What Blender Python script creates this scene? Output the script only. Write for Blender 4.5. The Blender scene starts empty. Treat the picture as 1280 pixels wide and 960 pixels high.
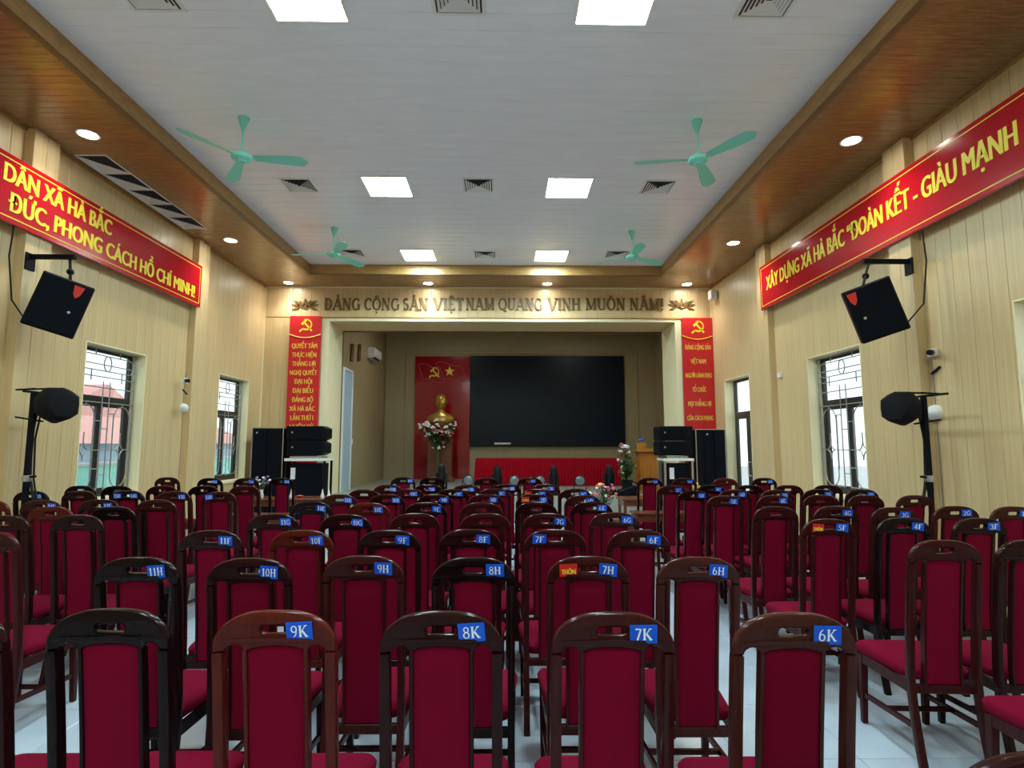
import bpy, bmesh, math, random
from mathutils import Vector, Matrix
random.seed(7)
PI = math.pi
D2R = math.radians
S = bpy.context.scene
COL = S.collection

# ------------------------------------------------------------------ camera
HC = 1.71
FPX = 710.0
PIT = D2R(5.95); YAW = D2R(-0.88)
cam_data = bpy.data.cameras.new('camera')
cam_data.sensor_fit = 'HORIZONTAL'; cam_data.sensor_width = 36.0
cam_data.lens = 36.0 * FPX / 1280.0
cam_data.clip_start = 0.05
cam = bpy.data.objects.new('camera', cam_data); COL.objects.link(cam)
cam.location = (0, 0, HC)
cam.rotation_euler = (PI / 2 + PIT, 0, YAW)
S.camera = cam

# ------------------------------------------------------------------ world
S.view_settings.view_transform = 'Standard'
S.view_settings.look = 'None'
S.view_settings.gamma = 1.0
S.view_settings.use_curve_mapping = False
S.view_settings.exposure = 1.52
W = bpy.data.worlds.new('overcast_sky'); S.world = W; W.use_nodes = True
bg = W.node_tree.nodes['Background']
bg.inputs[0].default_value = (0.86, 0.94, 1.0, 1); bg.inputs[1].default_value = 0.75
S.cycles.max_bounces = 8; S.cycles.diffuse_bounces = 5; S.cycles.glossy_bounces = 4
S.cycles.transparent_max_bounces = 12; S.cycles.sample_clamp_indirect = 4.0
S.cycles.caustics_reflective = False; S.cycles.caustics_refractive = False

PANEL_E = 24.0        # emission of the square ceiling panels
DOWN_E = 26.0        # emission of the downlight discs

# ------------------------------------------------------------------ room numbers (metres; camera above the origin, stage towards +Y)
XL, XR = -5.16, 4.55
YF, YB = 12.12, -3.6
ZS, ZC = 5.09, 5.28          # soffit, recessed ceiling
RX0, RX1, RY1, RY0 = -3.88, 3.19, 11.15, -2.4
STZ = 0.6                    # stage height
CS = 0.92                    # size of the furniture relative to the prototype meshes
FZ = HC * (1 - CS)           # floor level
H_CH = FZ + 1.19 * CS        # level of the chair tops

def ray(x, y):
    a = (x - 640) / FPX; b = (480 - y) / FPX
    cy, sy = math.cos(YAW), math.sin(YAW); cp, sp = math.cos(PIT), math.sin(PIT)
    r = (cy, sy, 0); f = (-sy * cp, cy * cp, sp); u = (sy * sp, -cy * sp, cp)
    return Vector([r[i] * a + u[i] * b + f[i] for i in range(3)])
def atY(x, y, Y):
    d = ray(x, y); t = Y / d.y; return Vector((d.x * t, Y, HC + d.z * t))
def atX(x, y, X):
    d = ray(x, y); t = X / d.x; return Vector((X, d.y * t, HC + d.z * t))
def atZ(x, y, Z):
    d = ray(x, y); t = (Z - HC) / d.z; return Vector((d.x * t, d.y * t, Z))

# ------------------------------------------------------------------ materials
def nodes(m):
    m.use_nodes = True
    return m.node_tree.nodes, m.node_tree.links, m.node_tree.nodes['Principled BSDF']
def pm(name, color, rough=0.5, metal=0.0, spec=0.5, var=0.0, scale=(8, 8, 8), bump=0.0, objcol=False, objvar=0.0, coat=0.0, noise=4.0, sheen=0.0):
    m = bpy.data.materials.new(name)
    n, l, b = nodes(m)
    b.inputs['Base Color'].default_value = (*color, 1)
    b.inputs['Roughness'].default_value = rough
    b.inputs['Metallic'].default_value = metal
    b.inputs['Specular IOR Level'].default_value = spec
    b.inputs['Coat Weight'].default_value = coat
    b.inputs['Coat Roughness'].default_value = 0.12
    if sheen:
        b.inputs['Sheen Weight'].default_value = sheen
        b.inputs['Sheen Roughness'].default_value = 0.4
        b.inputs['Sheen Tint'].default_value = (1.0, 0.35, 0.45, 1)
    tc = n.new('ShaderNodeTexCoord'); mp = n.new('ShaderNodeMapping'); mp.inputs['Scale'].default_value = scale
    nz = n.new('ShaderNodeTexNoise'); nz.inputs['Scale'].default_value = noise; nz.inputs['Detail'].default_value = 5
    l.new(tc.outputs['Object'], mp.inputs[0]); l.new(mp.outputs[0], nz.inputs['Vector'])
    src = None
    oi = n.new('ShaderNodeObjectInfo')
    if objcol:
        src = oi.outputs['Color']
    if var:
        mr = n.new('ShaderNodeMapRange'); mr.inputs['From Min'].default_value = 0.3; mr.inputs['From Max'].default_value = 0.7
        mr.inputs['To Min'].default_value = 1 - var; mr.inputs['To Max'].default_value = 1 + var * 0.6
        l.new(nz.outputs['Fac'], mr.inputs['Value'])
        mx = n.new('ShaderNodeMix'); mx.data_type = 'RGBA'; mx.blend_type = 'MULTIPLY'; mx.inputs[0].default_value = 1
        if src: l.new(src, mx.inputs[6])
        else: mx.inputs[6].default_value = (*color, 1)
        l.new(mr.outputs[0], mx.inputs[7]); src = mx.outputs[2]
    if objvar:
        mr2 = n.new('ShaderNodeMapRange'); mr2.inputs['To Min'].default_value = 1 - objvar; mr2.inputs['To Max'].default_value = 1 + objvar
        l.new(oi.outputs['Random'], mr2.inputs['Value'])
        mx2 = n.new('ShaderNodeMix'); mx2.data_type = 'RGBA'; mx2.blend_type = 'MULTIPLY'; mx2.inputs[0].default_value = 1
        if src: l.new(src, mx2.inputs[6])
        else: mx2.inputs[6].default_value = (*color, 1)
        l.new(mr2.outputs[0], mx2.inputs[7]); src = mx2.outputs[2]
    if src: l.new(src, b.inputs['Base Color'])
    if bump:
        bp = n.new('ShaderNodeBump'); bp.inputs['Strength'].default_value = bump; bp.inputs['Distance'].default_value = 0.002
        l.new(nz.outputs['Fac'], bp.inputs['Height']); l.new(bp.outputs[0], b.inputs['Normal'])
    return m
def em(name, color, strength):
    m = bpy.data.materials.new(name); m.use_nodes = True
    n = m.node_tree.nodes; l = m.node_tree.links; n.clear()
    o = n.new('ShaderNodeOutputMaterial'); e = n.new('ShaderNodeEmission')
    e.inputs[0].default_value = (*color, 1); e.inputs[1].default_value = strength
    l.new(e.outputs[0], o.inputs[0]); return m
def glass_mat(name, tint=(0.93, 0.98, 0.98)):
    m = bpy.data.materials.new(name); m.use_nodes = True
    n = m.node_tree.nodes; l = m.node_tree.links; n.clear()
    o = n.new('ShaderNodeOutputMaterial'); t = n.new('ShaderNodeBsdfTransparent'); t.inputs[0].default_value = (*tint, 1)
    g = n.new('ShaderNodeBsdfGlossy'); g.inputs['Roughness'].default_value = 0.03
    f = n.new('ShaderNodeLayerWeight'); f.inputs[0].default_value = 0.12
    x = n.new('ShaderNodeMixShader'); l.new(f.outputs['Facing'], x.inputs[0]); l.new(t.outputs[0], x.inputs[1]); l.new(g.outputs[0], x.inputs[2])
    l.new(x.outputs[0], o.inputs[0]); return m

def lin(r, g, b):
    f = lambda c: ((c / 255) / 12.92 if c / 255 <= 0.04045 else ((c / 255 + 0.055) / 1.055) ** 2.4)
    return (f(r), f(g), f(b))
M = {}
M['wall'] = pm('cream_wood_grain_panel', lin(210, 184, 138), 0.36, var=0.10, scale=(14, 14, 0.5), noise=3, objvar=0.035, bump=0.1)
M['wall_base'] = pm('cream_wall_base', lin(172, 152, 104), 0.6)
M['reveal'] = pm('cream_reveal', lin(242, 230, 188), 0.4, var=0.05, scale=(10, 10, 0.6))
M['soffit'] = pm('brown_wood_soffit', lin(142, 104, 64), 0.22, var=0.35, scale=(1.2, 14, 1), noise=5, bump=0.15, coat=0.2)
M['fascia'] = pm('brown_wood_fascia', lin(168, 128, 72), 0.35, var=0.25, scale=(2, 2, 12), noise=4)
M['trim_dark'] = pm('dark_brown_trim', lin(110, 78, 45), 0.4, var=0.2)
M['ceil'] = pm('pale_grey_ceiling_plank', lin(234, 236, 246), 0.26, var=0.04, scale=(0.5, 3, 1), bump=0.08)
M['white'] = pm('white_paint', (0.8, 0.8, 0.78), 0.4)
M['cream_trim'] = pm('cream_trim_paint', lin(235, 225, 190), 0.35)
M['floor'] = pm('pale_blue_grey_tile', lin(178, 187, 200), 0.12, var=0.10, scale=(2, 2, 2), noise=1.5, objvar=0.03)
M['grout'] = pm('grey_grout', lin(120, 124, 124), 0.8)
M['stone'] = pm('grey_stage_stone', lin(150, 155, 145), 0.35, var=0.15, scale=(5, 5, 5))
M['stage_wall'] = pm('stage_beige_wall', lin(168, 152, 116), 0.5, var=0.05, scale=(6, 6, 0.5))
M['wood_chair'] = pm('lacquered_chair_wood', (0.05, 0.01, 0.008), 0.2, spec=0.09, var=0.25, scale=(30, 30, 3), noise=2.5, objcol=True, coat=0.08)
M['fabric'] = pm('burgundy_fabric', lin(112, 5, 38), 0.9, spec=0.08, var=0.22, scale=(60, 60, 60), noise=8, objvar=0.12, bump=0.35, objcol=False)
M['tag_blue'] = pm('blue_tag_card', lin(8, 86, 215), 0.4, spec=0.25)
M['tag_red'] = pm('red_tag_card', lin(205, 40, 30), 0.35)
M['ink_white'] = pm('white_ink', (0.85, 0.9, 0.95), 0.4)
M['ink_yellow'] = pm('yellow_ink', lin(245, 225, 60), 0.4)
M['banner_red'] = pm('glossy_red_banner', lin(184, 18, 36), 0.16, coat=0.2, var=0.05)
M['panel_red'] = pm('dark_glossy_red_panel', lin(150, 8, 28), 0.14, coat=0.2)
M['ink_gold'] = pm('golden_ink', lin(240, 200, 80), 0.4)
M['banner_red2'] = pm('matt_red_banner', lin(206, 28, 36), 0.45)
M['letter_brown'] = pm('bronze_brown_letter', lin(112, 84, 48), 0.35, metal=0.2)
M['black_paint'] = pm('black_textured_paint', (0.004, 0.005, 0.008), 0.5, spec=0.12, bump=0.3, scale=(40, 40, 40))
M['grille_black'] = pm('black_grille_cloth', (0.0035, 0.005, 0.009), 0.6, spec=0.08, bump=0.5, scale=(90, 90, 90), var=0.3)
M['metal'] = pm('brushed_steel', (0.55, 0.55, 0.55), 0.3, metal=0.9)
M['pewter'] = pm('grey_painted_iron', lin(150, 150, 150), 0.35, metal=0.3)
M['frame_black'] = pm('black_window_frame', (0.025, 0.022, 0.02), 0.35)
M['fan'] = pm('mint_green_enamel', lin(132, 218, 202), 0.4, spec=0.25)
M['vent'] = pm('white_vent_metal', (0.7, 0.7, 0.7), 0.4)
M['vent_dark'] = pm('vent_shadow_cavity', (0.05, 0.05, 0.055), 0.8)
M['glass'] = glass_mat('window_glass')
M['panel_light'] = em('led_panel_glow', (0.72, 0.98, 1.0), PANEL_E)
M['down_light'] = em('downlight_glow', (1.0, 0.97, 0.88), DOWN_E)
M['stage_fill'] = em('stage_fill_glow', (1.0, 0.97, 0.9), 32.0)  # glow of the fill lights added to lift the dark stage
M['screen'] = pm('dark_led_screen', (0.006, 0.012, 0.022), 0.35, spec=0.2)
M['velvet'] = pm('red_pleated_cloth', lin(160, 8, 28), 0.8, spec=0.1)
M['gold'] = pm('gold_bust_paint', lin(190, 150, 70), 0.3, metal=0.6)
M['oak'] = pm('orange_oak', lin(176, 110, 42), 0.35, var=0.3, scale=(12, 12, 1), noise=3)
M['brown_wood'] = pm('brown_table_wood', lin(112, 62, 42), 0.25, var=0.3, scale=(2, 10, 10), noise=3, coat=0.3)
M['leaf'] = pm('green_leaf', lin(60, 96, 50), 0.5, var=0.3)
M['petal_white'] = pm('white_petal', (0.8, 0.78, 0.76), 0.6)
M['petal_pink'] = pm('pink_petal', lin(215, 110, 130), 0.6)
M['petal_red'] = pm('red_petal', lin(170, 30, 50), 0.6)
M['petal_yellow'] = pm('yellow_petal', lin(240, 215, 70), 0.6)
M['petal_purple'] = pm('purple_petal', lin(130, 110, 170), 0.6)
M['ceramic'] = pm('white_ceramic', (0.78, 0.78, 0.76), 0.2)
M['plastic_white'] = pm('white_plastic', (0.75, 0.75, 0.75), 0.3)
M['plastic_black'] = pm('black_plastic', (0.008, 0.008, 0.010), 0.45, spec=0.2)
M['bag'] = pm('black_bag_cloth', (0.006, 0.006, 0.009), 0.8, spec=0.2, bump=0.6, scale=(12, 12, 12))
M['doorway_daylight'] = pm('doorway_daylight_blue', lin(178, 205, 222), 0.35)  # daylight in the open doorway, put into the colour
M['lens'] = pm('grey_lamp_lens', (0.12, 0.13, 0.14), 0.15, coat=0.5)
M['turq'] = pm('hazed_turquoise_wall', lin(150, 222, 212), 0.7)  # outdoor wall and roof colours from here are lightened to imitate haze
M['bluegrey'] = pm('hazed_blue_grey_wall', lin(165, 178, 195), 0.7)
M['roof_red'] = pm('hazed_red_tile_roof', lin(225, 160, 150), 0.7)  # red paled for outdoor haze
M['ground'] = pm('pale_concrete_yard', (0.55, 0.55, 0.53), 0.9)
M['house_white'] = pm('white_house_wall', (0.75, 0.75, 0.75), 0.8)

# ------------------------------------------------------------------ mesh helpers
class MB:
    def __init__(s): s.v = []; s.f = []
    def add(s, vs, fs):
        o = len(s.v); s.v += [tuple(v) for v in vs]; s.f += [tuple(i + o for i in f) for f in fs]
    def box(s, x0, x1, y0, y1, z0, z1):
        s.add([(x0, y0, z0), (x1, y0, z0), (x1, y1, z0), (x0, y1, z0), (x0, y0, z1), (x1, y0, z1), (x1, y1, z1), (x0, y1, z1)],
              [(0, 3, 2, 1), (4, 5, 6, 7), (0, 1, 5, 4), (1, 2, 6, 5), (2, 3, 7, 6), (3, 0, 4, 7)]); return s
    def tube(s, pts, r, n=8, closed=False, caps=True):
        pts = [Vector(p) for p in pts]; N = len(pts); rs = r if isinstance(r, (list, tuple)) else [r] * N
        vs = []; up = None
        for i, p in enumerate(pts):
            if closed: t = pts[(i + 1) % N] - pts[i - 1]
            else: t = pts[min(i + 1, N - 1)] - pts[max(i - 1, 0)]
            t.normalize()
            if up is None: up = Vector((0, 0, 1)) if abs(t.z) < 0.9 else Vector((1, 0, 0))
            a = t.cross(up)
            if a.length < 1e-4: a = t.cross(Vector((1, 0.3, 0)))
            a.normalize(); b = a.cross(t).normalized(); up = b
            for k in range(n):
                q = 2 * PI * k / n; vs.append(p + (a * math.cos(q) + b * math.sin(q)) * rs[i])
        fs = []
        for i in range(N if closed else N - 1):
            j = (i + 1) % N
            for k in range(n):
                fs.append((i * n + k, i * n + (k + 1) % n, j * n + (k + 1) % n, j * n + k))
        if not closed and caps:
            fs.append(tuple(range(n))[::-1]); fs.append(tuple((N - 1) * n + k for k in range(n)))
        s.add(vs, fs); return s
    def lathe(s, prof, n=20, c=(0, 0, 0), cap=True):
        vs = [(c[0] + r * math.cos(2 * PI * k / n), c[1] + r * math.sin(2 * PI * k / n), c[2] + z) for r, z in prof for k in range(n)]
        fs = [(i * n + k, i * n + (k + 1) % n, (i + 1) * n + (k + 1) % n, (i + 1) * n + k) for i in range(len(prof) - 1) for k in range(n)]
        if cap:
            fs.append(tuple(range(n))[::-1]); fs.append(tuple((len(prof) - 1) * n + k for k in range(n)))
        s.add(vs, fs); return s
    def loft(s, rings, cap=True):
        n = len(rings[0]); vs = [p for r in rings for p in r]
        fs = [(i * n + k, i * n + (k + 1) % n, (i + 1) * n + (k + 1) % n, (i + 1) * n + k) for i in range(len(rings) - 1) for k in range(n)]
        if cap:
            fs.append(tuple(range(n))[::-1]); fs.append(tuple((len(rings) - 1) * n + k for k in range(n)))
        s.add(vs, fs); return s
    def ball(s, c, r, n=8, m=5):
        rr = r if isinstance(r, (tuple, list)) else (r, r, r)
        vs = [(c[0], c[1], c[2] - rr[2])]
        for i in range(1, m):
            a = -PI / 2 + PI * i / m
            for k in range(n):
                q = 2 * PI * k / n; vs.append((c[0] + rr[0] * math.cos(a) * math.cos(q), c[1] + rr[1] * math.cos(a) * math.sin(q), c[2] + rr[2] * math.sin(a)))
        vs.append((c[0], c[1], c[2] + rr[2])); L = len(vs) - 1
        fs = [(0, 1 + (k + 1) % n, 1 + k) for k in range(n)]
        for i in range(m - 2):
            for k in range(n):
                fs.append((1 + i * n + k, 1 + i * n + (k + 1) % n, 1 + (i + 1) * n + (k + 1) % n, 1 + (i + 1) * n + k))
        fs += [(1 + (m - 2) * n + k, 1 + (m - 2) * n + (k + 1) % n, L) for k in range(n)]
        s.add(vs, fs); return s
    def map(s, fn): s.v = [tuple(fn(Vector(v))) for v in s.v]; return s
    def mesh(s, name, mat, smooth=False, bevel=0.0, seg=1, fixn=False):
        m = bpy.data.meshes.new(name); m.from_pydata(s.v, [], s.f)
        if bevel or fixn:
            b = bmesh.new(); b.from_mesh(m)
            if fixn: bmesh.ops.recalc_face_normals(b, faces=b.faces)
            if bevel: bmesh.ops.bevel(b, geom=[e for e in b.edges if len(e.link_faces) == 2 and e.calc_face_angle(0) > 0.6], offset=bevel, segments=seg, affect='EDGES', profile=0.6)
            b.to_mesh(m); b.free()
        m.materials.append(mat)
        if smooth: shade(m)
        m.update(); return m
def shade(m, ang=40):
    m.polygons.foreach_set('use_smooth', [True] * len(m.polygons))
    m.set_sharp_from_angle(angle=D2R(ang))
def link(name, me, parent=None, loc=None, rot=None):
    o = bpy.data.objects.new(name, me); COL.objects.link(o)
    if parent: o.parent = parent
    if loc is not None: o.location = loc
    if rot is not None: o.rotation_euler = rot
    return o
def tag(o, label=None, cat=None, group=None, kind=None):
    if label: o['label'] = label
    if cat: o['category'] = cat
    if group: o['group'] = group
    if kind: o['kind'] = kind
    return o
def thing(name, label, cat, loc=(0, 0, 0), rotz=0, group=None):
    o = bpy.data.objects.new(name, None); COL.objects.link(o); o.empty_display_size = 0.1
    o.location = loc; o.rotation_euler = (0, 0, rotz); tag(o, label, cat, group); return o
def struct(name, me):
    o = link(name, me); o['kind'] = 'structure'; return o
def copy_tree(o, parent=None):
    c = o.copy(); COL.objects.link(c)
    if parent: c.parent = parent
    for ch in list(o.children): copy_tree(ch, c)
    return c
def B(name, mat, boxes, bevel=0.0, smooth=False):
    mb = MB()
    for b in boxes: mb.box(*b)
    return mb.mesh(name, mat, bevel=bevel, smooth=smooth)

def curve_mesh(name, loops, depth, mat, bevel=0.0):
    """filled 2D outlines (first outer, others holes) in XY, thickness along Z"""
    c = bpy.data.curves.new(name, 'CURVE'); c.dimensions = '2D'; c.fill_mode = 'BOTH'
    c.extrude = max(depth / 2 - bevel, 0); c.bevel_depth = bevel; c.bevel_resolution = 1; c.offset = -bevel
    for lp in loops:
        sp = c.splines.new('POLY'); sp.points.add(len(lp) - 1); sp.use_cyclic_u = True
        for i, p in enumerate(lp): sp.points[i].co = (p[0], p[1], 0, 1)
    o = bpy.data.objects.new(name, c); COL.objects.link(o)
    bpy.context.view_layer.update()
    m = bpy.data.meshes.new_from_object(o.evaluated_get(bpy.context.evaluated_depsgraph_get()))
    bpy.data.objects.remove(o); bpy.data.curves.remove(c)
    m.polygons.foreach_set('use_smooth', [False] * len(m.polygons))
    m.materials.clear(); m.materials.append(mat); m.name = name
    return m
def text_mesh(name, body, w, h, mat, depth=0.004, bold=0.03, shear=0.0):
    """sans lettering fitted to w x h (h = cap height), centred on x, baseline z=0, in the XZ plane facing -Y"""
    c = bpy.data.curves.new(name, 'FONT'); c.body = body; c.offset = 0.0; c.extrude = 0.02; c.resolution_u = 3; c.shear = shear
    o = bpy.data.objects.new(name, c); COL.objects.link(o)
    bpy.context.view_layer.update()
    m = bpy.data.meshes.new_from_object(o.evaluated_get(bpy.context.evaluated_depsgraph_get()))
    bpy.data.objects.remove(o); bpy.data.curves.remove(c)
    bq = bmesh.new()
    for dx in ((0,) if not bold else (-bold, 0, bold)):
        m2 = m.copy(); m2.transform(Matrix.Translation((dx, 0, dx * .02))); bq.from_mesh(m2); bpy.data.meshes.remove(m2)
    bq.to_mesh(m); bq.free()
    xs = [v.co.x for v in m.vertices]; x0, x1 = min(xs), max(xs)
    sx = w / (x1 - x0); sy = h / 0.73
    for v in m.vertices:
        x, y, z = v.co
        v.co = ((x - (x0 + x1) / 2) * sx, -z * depth / 0.02 * 0.5 - depth * 0.5, y * sy)
    m.polygons.foreach_set('use_smooth', [False] * len(m.polygons))
    m.materials.clear(); m.materials.append(mat); m.name = name
    return m

# --- small serif stroke alphabet (for the bronze header and the seat tags)
def glyph(ch):
    T, t = 0.17, 0.07
    V = lambda x, w=T: ('L', x, 0, x, 1, w)
    Sx = lambda x, y: ('L', x - 0.13, y, x + 0.13, y, 0.06)
    st = lambda x, *ys: [Sx(x, 0.03 if y == 0 else 0.97) for y in ys]
    g = {
        'A': (0.86, [('L', .08, 0, .42, 1, t), ('L', .42, 1, .78, 0, T), ('L', .2, .33, .64, .33, t), Sx(.08, .03), Sx(.78, .03)]),
        'B': (0.70, [V(.18)] + [('L', .08, .97, .36, .97, t), ('L', .18, .52, .36, .52, t), ('L', .08, .03, .36, .03, t), ('A', .34, .745, .2, .225, -90, 90, .12), ('A', .36, .275, .24, .245, -90, 90, .13)]),
        'C': (0.74, [('A', .42, .5, .33, .47, 45, 315, .13), ('L', .66, .72, .66, .95, .06)]),
        'D': (0.80, [V(.18), ('L', .08, .97, .36, .97, t), ('L', .08, .03, .36, .03, t), ('A', .34, .5, .34, .47, -90, 90, .14)]),
        'E': (0.70, [V(.18), ('L', .08, .97, .62, .97, t), ('L', .18, .52, .48, .52, t), ('L', .08, .03, .64, .03, t), ('L', .62, .97, .62, .8, .05), ('L', .64, .03, .64, .22, .05)]),
        'F': (0.66, [V(.18), ('L', .08, .97, .6, .97, t), ('L', .18, .52, .48, .52, t), Sx(.18, .03), ('L', .6, .97, .6, .8, .05)]),
        'G': (0.80, [('A', .42, .5, .33, .47, 45, 300, .13), ('L', .68, .05, .68, .42, .13), Sx(.68, .44), ('L', .64, .72, .64, .95, .05)]),
        'H': (0.86, [V(.18), V(.68), ('L', .18, .5, .68, .5, t)] + st(.18, 0, 1) + st(.68, 0, 1)),
        'I': (0.36, [V(.18)] + st(.18, 0, 1)),
        'K': (0.84, [V(.18), ('L', .24, .4, .66, 1, t), ('L', .34, .55, .72, 0, T)] + st(.18, 0, 1) + st(.66, 1) + st(.72, 0)),
        'M': (1.02, [('L', .14, 0, .14, 1, t), ('L', .16, 1, .5, .05, T), ('L', .5, .05, .84, 1, t), V(.86)] + st(.14, 0, 1) + st(.86, 0, 1)),
        'N': (0.88, [('L', .15, 0, .15, 1, t), ('L', .15, 1, .71, 0, T), ('L', .71, 0, .71, 1, t)] + st(.15, 0, 1) + st(.71, 1)),
        'O': (0.84, [('A', .42, .5, .34, .47, 0, 360, .13)]),
        'Q': (0.86, [('A', .42, .5, .34, .47, 0, 360, .13), ('L', .45, .15, .72, -.14, .12)]),
        'S': (0.64, [('A', .32, .74, .2, .23, 30, 270, .12), ('A', .32, .27, .22, .25, -150, 90, .13)]),
        'T': (0.72, [V(.36), ('L', .06, .97, .66, .97, t), Sx(.36, .03), ('L', .06, .97, .06, .78, .05), ('L', .66, .97, .66, .78, .05)]),
        'U': (0.84, [('L', .17, 1, .17, .3, T), ('A', .42, .3, .25, .27, 180, 360, .1), ('L', .67, 1, .67, .3, t)] + st(.17, 1) + st(.67, 1)),
        'V': (0.84, [('L', .1, 1, .42, 0, T), ('L', .42, 0, .76, 1, t)] + st(.1, 1) + st(.76, 1)),
        '1': (0.52, [V(.28), ('L', .1, .8, .28, .98, t), Sx(.28, .03)]),
        '2': (0.60, [('A', .3, .72, .2, .25, 0, 160, .12), ('L', .5, .7, .1, .05, .12), ('L', .08, .05, .54, .05, .1)]),
        '3': (0.58, [('A', .27, .74, .18, .22, -80, 150, .12), ('A', .27, .27, .22, .25, -160, 90, .12)]),
        '4': (0.62, [('L', .42, 0, .42, 1, .14), ('L', .42, 1, .06, .33, t), ('L', .04, .3, .6, .3, .09), Sx(.42, .03)]),
        '5': (0.58, [('L', .14, .95, .5, .95, .1), ('L', .14, .95, .12, .55, .07), ('A', .27, .3, .23, .28, -150, 110, .13)]),
        '6': (0.60, [('A', .3, .3, .22, .28, 0, 360, .12), ('A', .42, .42, .32, .54, 100, 190, .1)]),
        '7': (0.58, [('L', .07, .95, .53, .95, .1), ('L', .52, .93, .22, 0, .13)]),
        '8': (0.60, [('A', .3, .75, .19, .22, 0, 360, .11), ('A', .3, .27, .23, .25, 0, 360, .12)]),
        '9': (0.60, [('A', .3, .7, .22, .27, 0, 360, .12), ('A', .18, .58, .32, .56, -80, 10, .1)]),
        '0': (0.62, [('A', .31, .5, .22, .46, 0, 360, .13)]),
        '!': (0.34, [('L', .17, .3, .19, 1, .14), ('L', .17, .0, .17, .12, .14)]),
    }
    base = {'Đ': 'D', 'Ả': 'A', 'Ộ': 'O', 'Ệ': 'E', 'Ô': 'O', 'Ă': 'A'}.get(ch, ch)
    w, p = g[base]; p = list(p)
    cx = w / 2
    if ch == 'Đ': p.append(('L', .02, .5, .42, .5, .07))
    if ch == 'Ả': p += [('A', cx, 1.2, .08, .08, -60, 170, .06), ('L', cx + .02, 1.13, cx, 1.05, .06)]
    if ch in 'ỘỆÔ': p += [('L', cx - .16, 1.08, cx, 1.22, .06), ('L', cx, 1.22, cx + .16, 1.08, .06)]
    if ch in 'ỘỆ': p.append(('L', cx - .05, -.2, cx + .05, -.2, .1))
    if ch == 'Ă': p.append(('A', cx, 1.24, .16, .14, 190, 350, .06))
    return w, p
def serif_mesh(name, body, w, h, mat, depth=0.002, gap=0.04, fat=1.0):
    mb = MB(); x = 0.0; k = 0
    def quad(x0, y0, x1, y1, wd):
        dx, dy = x1 - x0, y1 - y0; L = math.hypot(dx, dy) or 1; wd *= fat
        nx, ny = -dy / L * wd / 2, dx / L * wd / 2
        vs = [(x0 + nx, y0 + ny), (x0 - nx, y0 - ny), (x1 - nx, y1 - ny), (x1 + nx, y1 + ny)]
        dd = depth * (0.9 + 0.2 * ((k * 7) % 5) / 5)
        a = [(vx, 0, vy) for vx, vy in vs]; b = [(vx, -dd, vy) for vx, vy in vs]
        mb.add(a + b, [(4, 5, 6, 7), (0, 4, 7, 3), (1, 5, 4, 0), (2, 6, 5, 1), (3, 7, 6, 2)])
    for ch in body:
        if ch == ' ': x += 0.38; continue
        gw, prim = glyph(ch)
        for p in prim:
            k += 1
            if p[0] == 'L': quad(x + p[1], p[2], x + p[3], p[4], p[5])
            else:
                _, cx, cy, rx, ry, a0, a1, wd = p; n = max(4, int(abs(a1 - a0) / 24))
                for i in range(n):
                    q0 = D2R(a0 + (a1 - a0) * i / n); q1 = D2R(a0 + (a1 - a0) * (i + 1) / n)
                    wq = wd * (0.55 + 0.45 * abs(math.cos((q0 + q1) / 2)))
                    quad(x + cx + rx * math.cos(q0), cy + ry * math.sin(q0), x + cx + rx * math.cos(q1), cy + ry * math.sin(q1), wq)
        x += gw + gap
    x -= gap
    sx = w / x if w else h
    mb.map(lambda v: Vector(((v.x - x / 2) * sx, v.y, v.z * h)))
    return mb.mesh(name, mat, fixn=True)

# ================================================================== STRUCTURE
# ---- floor: slab plus single tiles (0.6 m)
struct('floor', B('floor', M['grout'], [(XL - 0.2, XR + 0.2, YB - 0.2, YF + 0.1, FZ - .12, FZ - 0.004)]))
floor = bpy.data.objects['floor']
TS = 0.6
tile_me = B('tile', M['floor'], [(-TS / 2 + .0022, TS / 2 - .0022, -TS / 2 + .0022, TS / 2 - .0022, -0.006, 0.0)], bevel=0.0015)
nx = 17; x_start = XL + 0.02 + TS / 2 - 0.27
rest = MB()
for i in range(nx):
    for j in range(27):
        cx = x_start + i * TS; cy = YB + 0.3 + j * TS
        x0, x1 = max(cx - TS / 2 + .002, XL), min(cx + TS / 2 - .002, XR)
        full = x0 > XL + 1e-4 and x1 < XR - 1e-4
        if full and 0.9 < cy < 11.6: link('tile', tile_me, floor, (cx, cy, FZ))
        elif x1 > x0: rest.box(x0, x1, cy - TS / 2 + .002, min(cy + TS / 2 - .002, YF), FZ - 0.006, FZ)
tag(link('edge_tile', rest.mesh('edge_tile', M['floor']), floor), kind='stuff')

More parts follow.
